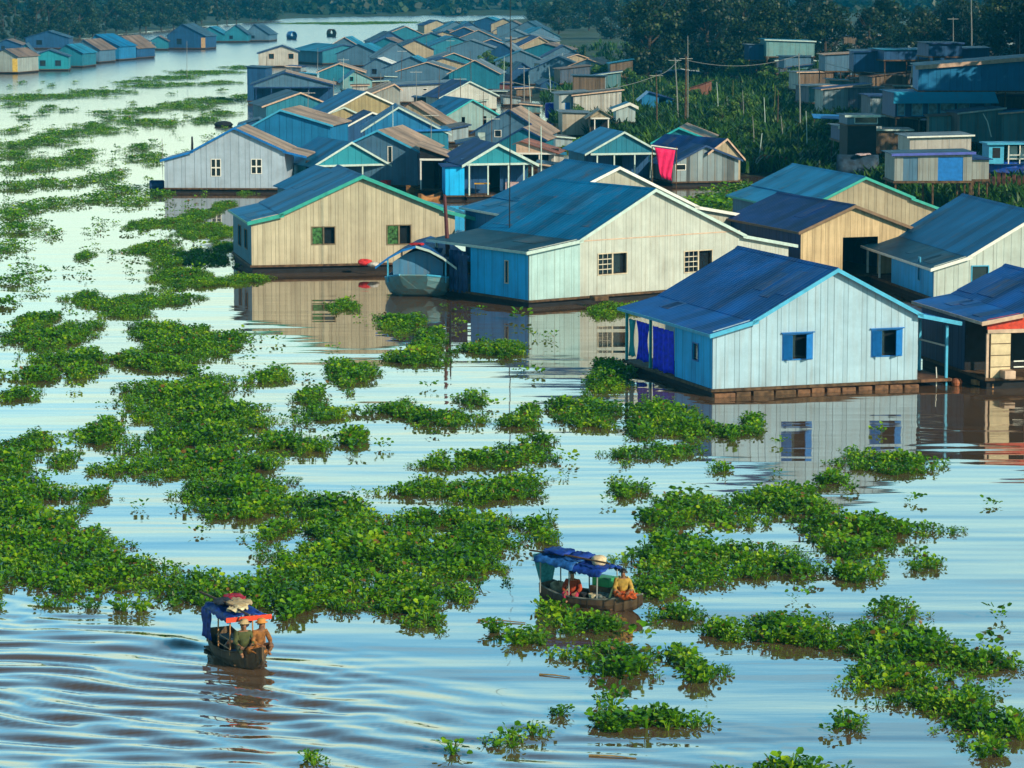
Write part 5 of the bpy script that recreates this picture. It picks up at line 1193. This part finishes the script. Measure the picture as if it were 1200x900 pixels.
def on(root, x, y, z):       # a point of a boat in world space
    return Vector(root.location) + Matrix.Rotation(root.rotation_euler.z, 3, 'Z') @ Vector((x * root.scale.x, y * root.scale.x, z * root.scale.x))
def tarp(x0, x1, w, z0, sag, mt, par, name='canopy', hang=.12, seed=0, drop=0):
    rows = []
    for i in range(13):
        x = x0 + (x1 - x0) * i / 12
        rows.append([(x + .03 * math.sin(j * 2.1 + seed), w * (j / 12 - .5) * 2, z0 + sag * (1 - (2 * (j / 12) - 1) ** 2) + .022 * math.sin(i * 1.3 + j * .9 + seed) + .03 * math.sin(i * 2.9 - j * 1.7 + seed * 3) * (.4 + abs(math.sin(i * .7 + seed))) + .02 * math.sin(j * 4.1 + i * .5) - (hang if j in (0, 12) else 0) + drop * (i / 12)) for j in range(13)])
    return MB().grid(rows).build(name, mt, par, smooth=True, solid=.025)
WOODH = siding((.075, .05, .035), .5, .4, .15); TARPB = paint((.008, .045, .30), .6, .35, 6); TARPL = paint((.016, .11, .38), .6, .35, 6)
# ---- boat under way, lower left
A, rz, Ln = heading((256, 757), (300, 784)); Ln = 4.5
b1 = empty('river_boat', A, rz, 'dark wooden boat under way at lower left, red-edged canopy and two people at the bow', 'boat'); b1.scale = (.78,) * 3
hm_, rows = hull_mb(Ln, 1.5, .42, .45, .25)
hm_.build('hull', WOODH, b1, smooth=False, solid=.04)
for s in (1, -1): gunwale(rows, s, .035).build('gunwale', TIMBER, b1)
MB().box(.15, 3.3, -.58, .58, .04, .09).build('floor_boards', TIMBER, b1)
MB().hexa([(3.3, -.5, .34), (4.1, -.22, .5), (4.1, .22, .5), (3.3, .5, .34), (3.3, -.5, .39), (4.1, -.22, .55), (4.1, .22, .55), (3.3, .5, .39)]).build('bow_deck', DRIFT, b1)
for x in (.65, 1.8, 3.0):
    for s in (1, -1): MB().tube([(x, s * .62, .35), (x, s * .60, 1.62)], .028, 6).build('post', paint((.42, .2, .08), .6), b1)
tarp(.55, 3.15, .74, 1.60, .12, TARPB, b1, seed=1)
MB().box(3.14, 3.19, -.80, .80, 1.50, 1.66).build('canopy_edge', paint((.75, .06, .02), .5, .1), b1)
rw = []
for i in range(8):
    rw.append([(.55 + .8 * k / 8, .755 + .03 * math.sin(k * 2 + i), 1.55 - .95 * i / 7 * (1 - .5 * k / 8)) for k in range(9)])
MB().grid(rw).build('side_curtain', TARPB, b1, smooth=True, solid=.02)
rw = [[(.55 + .9 * k / 8, -.755 - .03 * math.sin(k * 2 + i), 1.55 - 1.0 * i / 7) for k in range(9)] for i in range(8)]
MB().grid(rw).build('side_curtain', TARPB, b1, smooth=True, solid=.02)
for z in (.55, .85): MB().tube([(1.7, -.62, z), (3.0, -.62, z)], .018, 5).build('rail', paint((.42, .2, .08), .6), b1)
MB().box(.5, 1.5, -.3, .3, .09, .55).build('engine_box', DARK, b1, bevel=.03)
sack(on(b1, 1.9, .1, 1.80), 'tan sack lying on the canopy of the red-edged boat', paint((.50, .38, .22), .8, .25, 7), .5, .34, .11, rz, 2)
sack(on(b1, 1.0, .25, 1.80), 'crimson cloth heaped on the canopy of the red-edged boat', paint((.35, .02, .05), .8, .3, 6), .42, .3, .10, rz, 5)
sack(on(b1, 2.6, -.2, 1.75), 'cream cloth on the front of the red-edged canopy', paint((.68, .58, .36), .8, .2, 7), .26, .3, .11, rz, 8)
sack(on(b1, 3.95, -.02, .52), 'heap of orange rope and net on the bow of the red-edged boat', paint((.55, .20, .04), .8, .5, 9), .36, .24, .22, rz + .3, 3, 'rope_heap', 'net')
sack(on(b1, 2.3, .2, .09), 'pale sack on the floor of the red-edged boat', paint((.45, .40, .33), .8, .3, 7), .35, .25, .22, rz, 6)
person(on(b1, 3.25, -.22, .42), rz - .2, 'person in olive clothes sitting at the bow of the red-edged boat', paint((.07, .085, .03), .8, .2, 8), paint((.04, .05, .03), .8, .2), hat=paint((.42, .30, .16), .7), lean=.05)
person(on(b1, 3.2, .30, .42), rz + .1, 'person in orange-tan clothes with an orange hat at the bow of the red-edged boat', paint((.34, .14, .04), .8, .35, 8), paint((.20, .10, .05), .8, .2), hat=paint((.52, .22, .05), .7), lean=.12)

def on_boat(o, b, x, y, z, rz, lab, cat): o.location = on(b, x, y, z); o.rotation_euler = (0, 0, rz); return tag(o, lab, cat)
on_boat(MB().tube([(-1.7, 0, 0), (0, 0, .03), (1.7, 0, 0)], .03, 6).build('bamboo_oar', DRIFT), b1, 1.7, -.35, 1.84, rz + .06, 'long bamboo oar lying on the canopy of the red-edged boat', 'oar')
on_boat(MB().lathe([(.10, 0), (.15, .04), (.16, .2), (.12, .24)], (0, 0, 0), 12).build('bucket', P_NAVY), b1, 2.5, -.3, .09, 0, 'dark bucket on the floor of the red-edged boat', 'bucket')
on_boat(MB().lathe([(.16, 0), (.2, .05), (.19, .3), (.08, .42), (.07, .46)], (0, 0, 0), 12).build('water_jar', paint((.12, .06, .03), .5)), b1, 2.05, -.25, .09, 0, 'brown jar beside the bucket in the red-edged boat', 'jar')
sack(on(b1, 1.45, -.3, 1.80), 'dark folded tarpaulin on the canopy of the red-edged boat', paint((.02, .03, .05), .8, .3, 6), .4, .28, .1, rz, 11)
sack(on(b1, 3.6, .22, .42), 'brown net bundle at the bow of the red-edged boat', paint((.16, .08, .03), .9, .5, 9), .3, .22, .17, rz, 12, 'net_bundle', 'net')
# ---- passenger boat among the plants
A, rz, Ln = heading((640, 700), (744, 717)); Ln = 4.3
b2 = empty('river_boat', A, rz, 'wooden boat with blue tarpaulin canopy drifting among the plants, teal net at its stern', 'boat'); b2.scale = (.80,) * 3
hm_, rows = hull_mb(Ln, 1.45, .36, .32, .22)
hm_.build('hull', WOODH, b2, solid=.04)
for s in (1, -1): gunwale(rows, s, .035).build('gunwale', paint((.16, .17, .15), .7, .3), b2)
MB().box(.15, 3.3, -.55, .55, .04, .09).build('floor_boards', TIMBER, b2)
MB().hexa([(3.0, -.5, .28), (4.0, -.2, .44), (4.0, .2, .44), (3.0, .5, .28), (3.0, -.5, .33), (4.0, -.2, .49), (4.0, .2, .49), (3.0, .5, .33)]).build('bow_deck', paint((.22, .23, .20), .7, .3), b2)
for x in (.2, 1.5, 2.75):
    for s in (1, -1): MB().tube([(x, s * .6, .3), (x, s * .58, 1.55 - .1 * x)], .025, 6).build('post', paint((.30, .32, .32), .6), b2)
tarp(.0, 1.75, .75, 1.56, .16, TARPL, b2, seed=3, drop=-.12)
tarp(1.6, 2.95, .72, 1.38, .14, TARPB, b2, seed=6, drop=-.06)
# net basket on the stern corner
rows_ = []
for i in range(6):
    t = i / 5; rr = .18 + .27 * t
    rows_.append([(-.25 - .05 * t + rr * .8 * math.cos(q), .35 + rr * .9 * math.sin(q), .25 + 1.0 * t + .10 * math.cos(q)) for q in [2 * math.pi * k / 12 for k in range(13)]])
tag(MB().grid(rows_).build('net_basket', paint((.05, .30, .33), .7, .2, 14), None, smooth=True, solid=.012), 'teal fish net basket raised at the stern of the blue canopy boat', 'net')
nb = bpy.data.objects['net_basket']; nb.location = A; nb.rotation_euler = (0, 0, rz)
sack(on(b2, .7, -.1, 1.70), 'blue bundled tarpaulin on the stern end of the blue canopy', TARPB, .5, .42, .14, rz, 4)
sack(on(b2, 1.55, .15, 1.56), 'dark blue folded bundle in the middle of the blue canopy', paint((.01, .05, .32), .7, .3, 7), .36, .34, .2, rz + .4, 9)
wb = MB().lathe([(.16, 0), (.20, .04), (.22, .20), (.15, .26), (.0, .27)], (0, 0, 0), 14).build('wicker_basket', paint((.66, .52, .34), .7, .2, 10), smooth=True); wb.location = on(b2, 2.35, .05, 1.47)
tag(wb, 'pale wicker basket upside down on the blue canopy', 'basket')
MB_ = MB().lathe([(.11, 0), (.13, .02), (.15, .3), (.155, .31)], (0, 0, 0), 12).build('bucket', paint((.62, .55, .36), .5, .1)); MB_.location = on(b2, 2.35, -.25, .09); tag(MB_, 'cream bucket standing in the middle of the blue canopy boat', 'bucket')
gb = MB().box(-.3, .3, -.25, .25, 0, .34).build('plastic_crate', paint((.03, .26, .09), .5, .15), bevel=.03); gb.location = on(b2, 2.45, .3, .6); gb.rotation_euler = (0, 0, rz); tag(gb, 'green crate stacked under the front of the blue canopy', 'crate')
gb2 = MB().box(-.35, .35, -.3, .3, 0, .5).build('wooden_box', TIMBER, bevel=.02); gb2.location = on(b2, 2.45, .3, .095); gb2.rotation_euler = (0, 0, rz); tag(gb2, 'brown box under the green crate in the blue canopy boat', 'box')
person(on(b2, 1.35, -.15, .12), rz - 1.1, 'person in a red top and pink trousers sitting under the blue canopy', paint((.42, .06, .02), .8, .3, 8), paint((.55, .04, .10), .8, .15), lean=.1)
person(on(b2, 3.45, .0, .38), rz - .9, 'person in a pale yellow cloth crouching at the bow of the blue canopy boat', paint((.42, .26, .05), .8, .3, 8), paint((.50, .10, .02), .8, .3, 9), pose='squat', lean=.04, cover=paint((.62, .55, .24), .8, .25, 6))
sack(on(b2, 3.75, -.15, .45), 'red and orange cloth heap in front of the crouching person', paint((.55, .10, .02), .8, .5, 12), .3, .3, .2, rz, 7)

on_boat(MB().tube([(-1.5, 0, 0), (0, 0, .03), (1.5, 0, 0)], .028, 6).build('bamboo_oar', TIMBER), b2, 1.4, -.45, 1.72, rz - .05, 'bamboo oar lying along the blue canopy', 'oar')
on_boat(MB().lathe([(.13, 0), (.17, .04), (.17, .24), (.10, .3)], (0, 0, 0), 12).build('cooking_pot', DARK), b2, 1.9, -.3, .09, 0, 'black cooking pot on the floor of the blue canopy boat', 'pot')
sack(on(b2, .5, .1, .09), 'tan sack at the stern under the blue canopy', paint((.40, .30, .18), .8, .3, 7), .3, .25, .42, rz, 13)
sack(on(b2, 2.75, -.1, .35), 'grey net heap on the foredeck of the blue canopy boat', paint((.28, .30, .27), .9, .5, 12), .4, .3, .14, rz, 14, 'net_heap', 'net')
# ---- covered houseboat moored by the cream house
A = G(487, 349); hb = empty('houseboat', A, R(84), 'pale blue houseboat with a blue gabled canopy beside the red-brown mooring pile', 'houseboat')
rows = []
for i in range(17):
    t = i / 16; e = max(0, 1 - t / .24); f = max(0, (t - .7) / .3)
    b = 1.95 * (1 - .62 * e ** 2.2) * (1 - f ** 2.4 * .9); gz = .92 + .42 * e ** 1.6 + .6 * f ** 2; kz = -.3 + .75 * e ** 2 + .6 * f ** 2
    rows.append([(t * 9 - .9 * e ** 2 * h, s * b * w, kz + (gz - kz) * h) for s, w, h in ((1, 1, 1), (1, .98, .7), (1, .86, .32), (1, .55, .08), (-1, .55, .08), (-1, .86, .32), (-1, .98, .7), (-1, 1, 1))])
m = MB().grid(rows); m.add(rows[0], [tuple(range(8))]); m.build('hull', siding((.13, .30, .36), 2.2, .12, .05, stain_amt=.4), hb, solid=.06)
for s in (1, -1): MB().tube([rw[0 if s > 0 else 7] for rw in rows], .06, 6).build('gunwale', P_SKY, hb)
cb = MB().prism([(-1.35, .4), (1.35, .4), (1.4, 1.85), (.7, 2.3), (0, 2.5), (-.7, 2.3), (-1.4, 1.85)], 0, 4.5).build('cabin', siding((.08, .24, .42), 1.3, .2, .05), hb)
cb.rotation_euler = (0, 0, R(-90)); cb.location = (1.0, 0, 0)
RP = [(0, 2.84), (.75, 2.62), (1.5, 2.22), (2.25, 1.66)]
for s, mt in ((1, R_NAVY), (-1, R_BLUE2)):
    m = MB(); bb = MB()
    for (u, z), (w, zz) in zip(RP, RP[1:]):
        m.hexa([(.2, s * u, z - .05), (6.4, s * u, z - .05), (6.4, s * w, zz - .05), (.2, s * w, zz - .05), (.2, s * u, z), (6.4, s * u, z), (6.4, s * w, zz), (.2, s * w, zz)])
        bb.hexa([(.14, s * u, z - .12), (.197, s * u, z - .12), (.197, s * w, zz - .12), (.14, s * w, zz - .12), (.14, s * u, z + .01), (.197, s * u, z + .01), (.197, s * w, zz + .01), (.14, s * w, zz + .01)])
    r_ = m.build('roof', mt, hb); bb.build('bargeboard', P_PALE if s < 0 else P_BLUE, r_)
    for x in (.5, 6.0): MB().box(x, x + .08, s * 1.6 - .04, s * 1.6 + .04, .8, 2.08).build('post', P_SKY, hb)
sack(on(hb, .6, 0, 2.82), 'red cloth lying on the ridge of the houseboat canopy', paint((.4, .02, .03), .8, .3, 6), .4, .25, .14, 0, 3)
# ---- blue ferry drawn up behind the right-hand houses
p = G(1143, 190, 2.6); fe = empty('ferry_boat', (p.x, p.y, 1.55), R(4), 'bright blue ferry with white railings at the right edge, raised above the red pickets', 'ferry')
hm_, rows = hull_mb(11, 3.0, 1.0, .45, .1, 0, .8)
hm_.v = [(10.6 - x, y, z) for x, y, z in hm_.v]; hm_.build('hull', siding((.01, .11, .62), 1.5, .2, .08), fe, solid=.06)
MB().box(1.2, 10, -1.35, 1.35, .92, .98).build('deck', P_NAVY, fe)
MB().box(.6, 10, -1.5, 1.5, 2.5, 2.62).build('roof', P_SKY, fe)
cab = MB().box(-.0 + .8, 2.0, -1.2, 1.2, .99, 2.49).build('cabin', P_SKY, fe)
MB().box(1.1, 1.7, -1.23, -1.203, 1.45, 2.25).build('window', DARK, cab)
for i in range(6): MB().box(2.3 + i * .9, 2.38 + i * .9, -1.38, -1.30, .99, 2.49).build('post', P_WHITE, fe)
for z in (1.35, 1.65): MB().box(2.4, 9.5, -1.41, -1.385, z, z + .07).build('rail', P_WHITE, fe)
MB().box(2.6, 3.4, .2, .25, 1.2, 2.3).box(3.6, 4.8, .2, .25, 1.2, 2.3).build('bulkhead', P_WHITE, fe)
for x in (2.5, 7.5): MB().box(x, x + .3, -1.1, 1.1, -1.4, .05).build('trestle', TIMBER, fe)
# ---- dark arch-roofed boat on the bank edge
p = GL(1042, 214); ar = empty('arched_boat', (p.x, p.y, max(p.z, 0)), R(176), 'dark boat with an arched roof lying in the weeds of the right bank', 'boat')
hm_, rows = hull_mb(6.0, 2.0, .8, .4, .2, -.1); hm_.build('hull', S_NAVY, ar, solid=.05)
rw = [[(.9 + 3.4 * i / 6, 1.0 * math.cos(math.pi * k / 12), .8 + 1.45 * math.sin(math.pi * k / 12)) for k in range(13)] for i in range(7)]
MB().grid(rw).build('arched_roof', paint((.02, .05, .09), .6, .3), ar, smooth=True, solid=.05)
MB().box(.92, .97, -.85, .85, .8, 1.6).build('end_board', P_TAN, ar)
sack(on(ar, 2.2, .3, 2.25), 'pale pinkish cloth spread over the arched roof', paint((.55, .42, .44), .8, .25, 6), .9, .6, .14, 1, 4)
# ---- small sampans
def sampan(a, b, L, label, mt, dry=False):
    A, rz, _ = heading(a, b); r = empty('sampan', A, rz, label, 'small boat')
    m, rows = hull_mb(L, 1.0, .3, .35, .3, -.1, .3); m.build('hull', mt, r, solid=.04)
    for s in (1, -1): gunwale(rows, s, .03).build('gunwale', TIMBER, r)
    for f in (.3, .62): MB().box(L * f, L * f + .2, -.36, .36, .2, .24).build('thwart', TIMBER, r)
    return r
sampan((478, 226), (520, 220), 3.6, 'orange-brown sampan moored by the blue plank shed, upper of two', paint((.42, .19, .06), .6, .2))
sampan((492, 236), (520, 233), 3.0, 'orange-brown sampan moored by the blue plank shed, lower of two', paint((.36, .17, .06), .6, .2))
A, rz, _ = heading((1163, 456), (1230, 450)); A.z = .12
rf = empty('plank_raft', A, rz, 'orange-brown plank raft in front of the red fascia house', 'raft')
for i in range(3): MB().box(0, 4, i * .5, i * .5 + .45, -.08, .10 + .02 * i).build('plank', paint((.42, .20, .08), .6, .3, 4), rf)
def farboat(x, y, L, label, hullm, roofm):
    p = G(x, y); r = empty('covered_boat', p, R(-60), label, 'boat')
    m, rows = hull_mb(L, 2.0, .7, .3, .2); m.build('hull', hullm, r, solid=.06)
    rw = [[(L * .15 + L * .55 * i / 4, .9 * math.cos(math.pi * k / 8), .7 + 1.3 * math.sin(math.pi * k / 8)) for k in range(9)] for i in range(5)]
    MB().grid(rw).build('canopy', roofm, r, smooth=True, solid=.05)
farboat(338, 46, 4.5, 'far dark blue covered boat on the open river', P_NAVY, P_BLUE)
farboat(385, 43, 4.0, 'far dark brown boat with a figure-like hump on the open river', DARK, TIMBER)

# ---------------------------------------------------------------- odds and ends
def tagged(o, loc, rz, label, cat): o.location = loc; o.rotation_euler = (0, 0, rz); return tag(o, label, cat)
p = G(304, 315); tagged(MB().lathe([(.20, 0), (.23, .1), (.23, .72), (.17, .82), (.08, .86)], (0, 0, 0), 14).build('barrel', paint((.62, .13, .02), .5, .15), smooth=False), (p.x, p.y, .02), 0, 'orange plastic barrel afloat at the beige house corner', 'barrel')
sack(G(427, 311, .5), 'red cloth bundle on the beige house deck edge', paint((.65, .04, .05), .8, .2, 6), .42, .35, .35, 0, 2)
sack(G(438, 313, .45), 'white cloth bundle beside the red one on the deck edge', paint((.6, .58, .55), .8, .2, 6), .36, .3, .3, 0, 5)
p = G(184, 224); tagged(MB().tube([(-.6, 0, .45), (-.5, 0, .45), (.5, 0, .45), (.6, 0, .45)], [.38, .45, .45, .38], 14).build('oil_drum', P_NAVY), (p.x, p.y, 0), .1, 'dark navy drum floating at the lilac house left corner', 'drum')
p = G(262, 148); tagged(MB().lathe([(.9, 0), (1.1, .25), (.8, .55), (.2, .66)], (0, 0, 0), 12).build('fish_cage_float', DARK), (p.x, p.y, -.05), 0, 'round dark float lying on pale water left of the bright blue house', 'float')
A, B = GL(767, 219), GL(792, 219)
hang = empty('tarpaulin', A, math.atan2(B.y - A.y, B.x - A.x), 'bright pink tarpaulin hanging between the teal hip-fronted house and the beige gable', 'tarpaulin')
s_ = ppm(A); W_ = 24 / s_; rows_ = []
for i in range(8):
    t = i / 7; rows_.append([(W_ * (.30 * t + (1 - .52 * t) * k / 10) + (.1 if t > .9 else 0), .08 * math.sin(k * 1.6 + i), 3.25 - .25 * k / 10 - 2.5 * t) for k in range(11)])
MB().grid(rows_).build('cloth', paint((.80, .01, .12), .7, .12, 3), hang, smooth=True, solid=.02)
MB().tube([(-.3, .0, 3.4), (W_ + .2, .0, 3.1)], .06, 6).build('bar', P_WHITE, hang)
for x in (-.2, W_ + .1): MB().tube([(x, 0, -.6), (x, 0, 3.3)], .05, 6).build('pole', TIMBER, hang)
p = GL(900, 198); sack((p.x, p.y, p.z), 'rust-brown heap of brushwood behind the light blue roof', paint((.20, .075, .03), .9, .5, 5), 2.1, 1.4, 1.1, 0, 3, 'brushwood_heap', 'brush pile')
p = GL(968, 160)
tw = empty('market_awning', p, 0, 'blue awning on thin posts left of the flat grey veranda', 'awning')
MB().hexa([(-1.4, -1, 1.9), (1.6, -1, 1.75), (1.6, 1, 2.1), (-1.4, 1, 2.2), (-1.4, -1, 1.96), (1.6, -1, 1.81), (1.6, 1, 2.16), (-1.4, 1, 2.26)]).build('cloth', P_BLUE, tw)
for x in (-1.3, 1.5): MB().tube([(x, -.9, -.3), (x, -.9, 1.8)], .05, 6).build('post', TIMBER, tw)
p = GL(966, 166); sack((p.x, p.y - 1, p.z + .2), 'yellow sack standing under the blue awning', paint((.62, .50, .02), .8, .2), .35, .3, .6, 0, 2)
p = GL(952, 168); sack((p.x, p.y, p.z + .1), 'pale heap of sacks left of the blue awning', paint((.42, .33, .24), .8, .3), .9, .6, .5, 0, 6)
p = GL(647, 138); tagged(MB().lathe([(.8, 0), (.85, .3), (.85, 1.6), (.75, 1.75)], (0, 0, 0), 14).build('water_tank', paint((.005, .015, .42), .5, .15)), (p.x, p.y, p.z), 0, 'royal blue water tank left of the white and blue boarded shed', 'tank')
p = GL(715, 148); tagged(MB().box(-.9, .9, -.5, .5, 0, 1.1).build('brick_stack', paint((.32, .07, .03), .8, .3, 4), bevel=.04), (p.x, p.y, p.z), 0, 'red brick stack beside the thatched hut', 'bricks')
p = G(565, 226, .5); tb = empty('market_table', (p.x, p.y, .4), 0, 'yellow topped table on the turquoise pediment house veranda', 'table')
MB().box(-.6, .6, -.4, .4, .8, .86).build('top', paint((.62, .34, .03), .6), tb)
for a in (-.5, .5):
    for b_ in (-.3, .3): MB().box(a - .03, a + .03, b_ - .03, b_ + .03, 0, .8).build('leg', DARK, tb)
sack(GL(505, 178), 'yellow cloth hanging beside the teal walled hut', paint((.75, .48, .02), .8, .15), .5, .3, 1.6, 0, 3)
# ---------------------------------------------------------------- the shacks crowding the bank at upper right
q = random.Random(21)
SHK = [siding((.26, .36, .42), .4, .6, .2), siding((.06, .10, .16), .4, .6, .2), siding((.42, .44, .43), .3, .7, .25, stain_amt=.4), siding((.04, .05, .06), .35, .6, .3), siding((.08, .22, .26), .5, .4, .15), siding((.15, .11, .08), .3, .7, .3)]
SHR = [R_SLATE, R_GREY, R_NAVY, R_TEAL, roofing((.10, .10, .10), rust=.5), R_BROWN]
for (x, y) in [(906, 74), (930, 92), (952, 88), (968, 98), (984, 92), (1000, 104), (1022, 122), (1040, 108), (1058, 96), (1072, 110), (948, 70), (972, 66), (1005, 62), (1028, 58), (1052, 74), (1076, 64), (1104, 62), (1130, 60), (1150, 68), (1176, 64), (1190, 80), (1182, 122), (1194, 140), (1176, 168), (1196, 176),
               (1040, 150), (1052, 172), (1000, 128), (964, 128), (1036, 188), (886, 60), (868, 66), (1118, 118), (1092, 96), (1150, 112), (690, 118), (712, 112), (728, 96), (748, 92), (674, 104), (700, 142), (1012, 88), (1030, 96), (1044, 124), (1066, 132), (1086, 84), (1108, 92), (1124, 98), (1140, 86), (1160, 92), (1172, 108), (1198, 118), (1184, 96), (938, 104), (956, 112), (978, 110), (992, 140), (1014, 140), (1056, 158), (1120, 172), (1150, 176), (924, 76), (990, 74), (1116, 74), (1164, 76), (1196, 66)]:
    p = GL(x, y); s = ppm(p); w = s * q.uniform(3.0, 5.6); hh = s * q.uniform(1.9, 2.7); dy = s * q.uniform(-.5, .7)
    H('patched tin shack among the crowded stilt huts of the right bank', (x - w / 2, y - s * .8), [(x - w / 2 - 1, y - s * .8 - hh), (x + w / 2 + 1, y - s * .8 - hh - dy)], q.uniform(-10, 14), q.uniform(3, 5), name='tin_shack', cat='shack',
      zf=q.uniform(.7, 1.5), under='stilts', wall=q.choice(SHK), side=q.choice(SHK), rL=q.choice(SHR), trim=q.choice([None, P_NAVY, P_TAN, P_PALE]), thin=.12, group='tin shacks of the right bank', right_in=.1)
for (x, y, h) in [(884, 176, 40), (897, 160, 46), (918, 172, 36), (934, 188, 44), (946, 180, 50), (958, 196, 40), (872, 150, 44), (858, 140, 46), (842, 136, 40), (975, 188, 34), (990, 196, 40), (1020, 128, 40), (1058, 122, 44), (1142, 100, 40), (1170, 90, 50), (1184, 60, 46), (1100, 58, 40), (1060, 52, 36), (1010, 50, 34), (950, 50, 40), (920, 120, 44), (906, 140, 40), (1078, 156, 40), (1130, 160, 38), (660, 96, 34), (684, 92, 36), (700, 130, 40), (722, 122, 34), (742, 140, 40), (646, 118, 40), (622, 128, 40), (590, 110, 44)]:
    pole('thin bamboo pole sticking up among the huts of the right bank', x, y, y - h, .055, q.uniform(-3, 3), mat=q.choice([TIMBER, GRYP, P_PALE, paint((.12, .14, .05), .7)]), name='bamboo_pole')
# pale litter and gear lying about
def crate(x, y, label, mt, w=.6, h=.5, z=None):
    p = GL(x, y) if z is None else G(x, y, z)
    o = MB().box(-w, w, -.4, .4, 0, h).build('crate', mt, bevel=.03); o.location = p; o.rotation_euler = (0, 0, q.uniform(-.5, .5)); return tag(o, label, 'crate')
crate(600, 227, 'pinkish white board leaning on the turquoise pediment house veranda', paint((.5, .35, .36), .6), .5, .9, .42)
crate(712, 210, 'white crate on the teal hip-fronted house veranda', P_WHITE, .35, .5, .4)
crate(470, 214, 'yellow crate beside the slit-window house landing', paint((.6, .36, .02), .6), .9, .4, .3)
crate(452, 217, 'red crate on the turquoise veranda beside the yellow one', paint((.4, .02, .02), .6), .3, .4, .42)
crate(538, 228, 'white tub between the blue plank shed and the pediment house', P_WHITE, .25, .7, .4)
crate(1180, 443, 'pale stool under the cream door panel of the red fascia house', P_TAN, .25, .35, .5)
crate(702, 352, 'brown crate at the foot of the cream house', TIMBER, .4, .25, .32)
p = G(1121, 452); o = MB().lathe([(.05, -.1), (.2, .02), (.24, .16), (.16, .3), (.04, .34)], (0, 0, 0), 12).build('buoy', paint((.34, .11, .05), .6, .25)); o.location = (p.x, p.y, 0); tag(o, 'red-brown buoy beyond the landing of the front house', 'float')
# bamboo lengths adrift
for x, y, x2, lab in [(560, 727, 650, 'long dry bamboo stem floating at the edge of the big middle mat'), (632, 791, 690, 'thin bamboo stem floating below the passenger boat'), (690, 886, 780, 'bamboo stem floating near the bottom edge'), (830, 614, 890, 'brown stem floating under the spiky mat')]:
    A = G(x, y); B = G(x2, y + 6); o = MB().tube([(0, 0, .02), ((B - A).length * .3, .03, .035), ((B - A).length * .62, 0, .02)], [.024, .02, .014], 6).build('drift_bamboo', paint((.30, .20, .08), .7, .3)); o.location = A; o.rotation_euler = (0, 0, math.atan2(B.y - A.y, B.x - A.x)); tag(o, lab, 'bamboo')
# lean-tos, verandas and sheds wedged between the gabled houses
for (x, y, w, h) in [(330, 108, 22, 9), (352, 124, 26, 12), (376, 112, 20, 9), (404, 120, 24, 10), (422, 108, 18, 8), (444, 104, 20, 9), (470, 112, 24, 9), (496, 124, 22, 11), (508, 140, 24, 12), (536, 166, 26, 15), (512, 204, 22, 17), (548, 180, 22, 13), (576, 206, 24, 15), (640, 206, 20, 15), (652, 190, 18, 12), (474, 206, 24, 15), (462, 96, 18, 7), (482, 90, 16, 7), (506, 84, 16, 7), (526, 106, 20, 9), (560, 128, 20, 9), (600, 122, 20, 10), (622, 132, 22, 11), (614, 112, 18, 9), (584, 114, 18, 8), (392, 92, 18, 7), (360, 92, 18, 7), (344, 84, 16, 7), (416, 92, 16, 7), (436, 84, 14, 6), (320, 134, 22, 10), (340, 156, 24, 12), (398, 186, 22, 13), (362, 204, 22, 13), (660, 172, 22, 13), (636, 156, 20, 12)]:
    dy = q.uniform(-.35, .35) * h
    H('lean-to shed wedged between the crowded gabled houses', (x - w / 2, y), [(x - w / 2 - 1, y - h), (x + w / 2 + 1, y - h - dy)], q.uniform(-12, 16), q.uniform(2.5, 5), name='lean_to_shed', cat='shed', wall=q.choice(SHK), side=q.choice(SHK),
      rL=q.choice(SHR), trim=q.choice([None, P_TAN, P_PALE, P_NAVY]), thin=.12, group='lean-to sheds in the crowd', right_in=.1)
for (x, y, h) in [(312, 96, 30), (340, 110, 34), (372, 82, 26), (402, 98, 30), (418, 120, 38), (446, 126, 40), (470, 88, 30), (488, 120, 38), (514, 112, 36), (540, 130, 40), (566, 150, 42), (552, 90, 30), (528, 72, 26), (500, 60, 22), (390, 130, 38), (360, 146, 40), (620, 170, 44), (576, 180, 44), (505, 172, 40), (460, 168, 44)]:
    pole('thin roof aerial pole above the crowded houses', x, y, y - h, .045, q.uniform(-1.5, 1.5), mat=q.choice([GRYP, TIMBER, P_PALE]), yagi=q.random() < .5, z0=2.2, name='aerial_pole')
# power line along the back of the huts
def wire(a, b, za, zb, sag, label):
    A = G(*a, za); B = G(*b, zb)
    pts = [A.lerp(B, i / 14) - Vector((0, 0, sag * (1 - (2 * i / 14 - 1) ** 2))) for i in range(15)]
    o = MB().tube([p - A for p in pts], .028, 5).build('power_line', GRYP); o.location = A; tag(o, label, 'wire', 'power lines over the bank')
wire((600, 96), (771, 88), 7.5, 7.0, 1.2, 'power line sagging from the tall aerial pole to the leftmost of the three poles')
wire((771, 88), (795, 70), 7.0, 7.6, .3, 'short power line between the left and middle of the three poles')
wire((803, 70), (938, 64), 7.6, 7.4, 1.0, 'power line from the thickest pole to the bare pole by the blue wing')
wire((938, 64), (1106, 86), 7.4, 6.5, 1.0, 'power line from the bare pole towards the leaning pale pole')
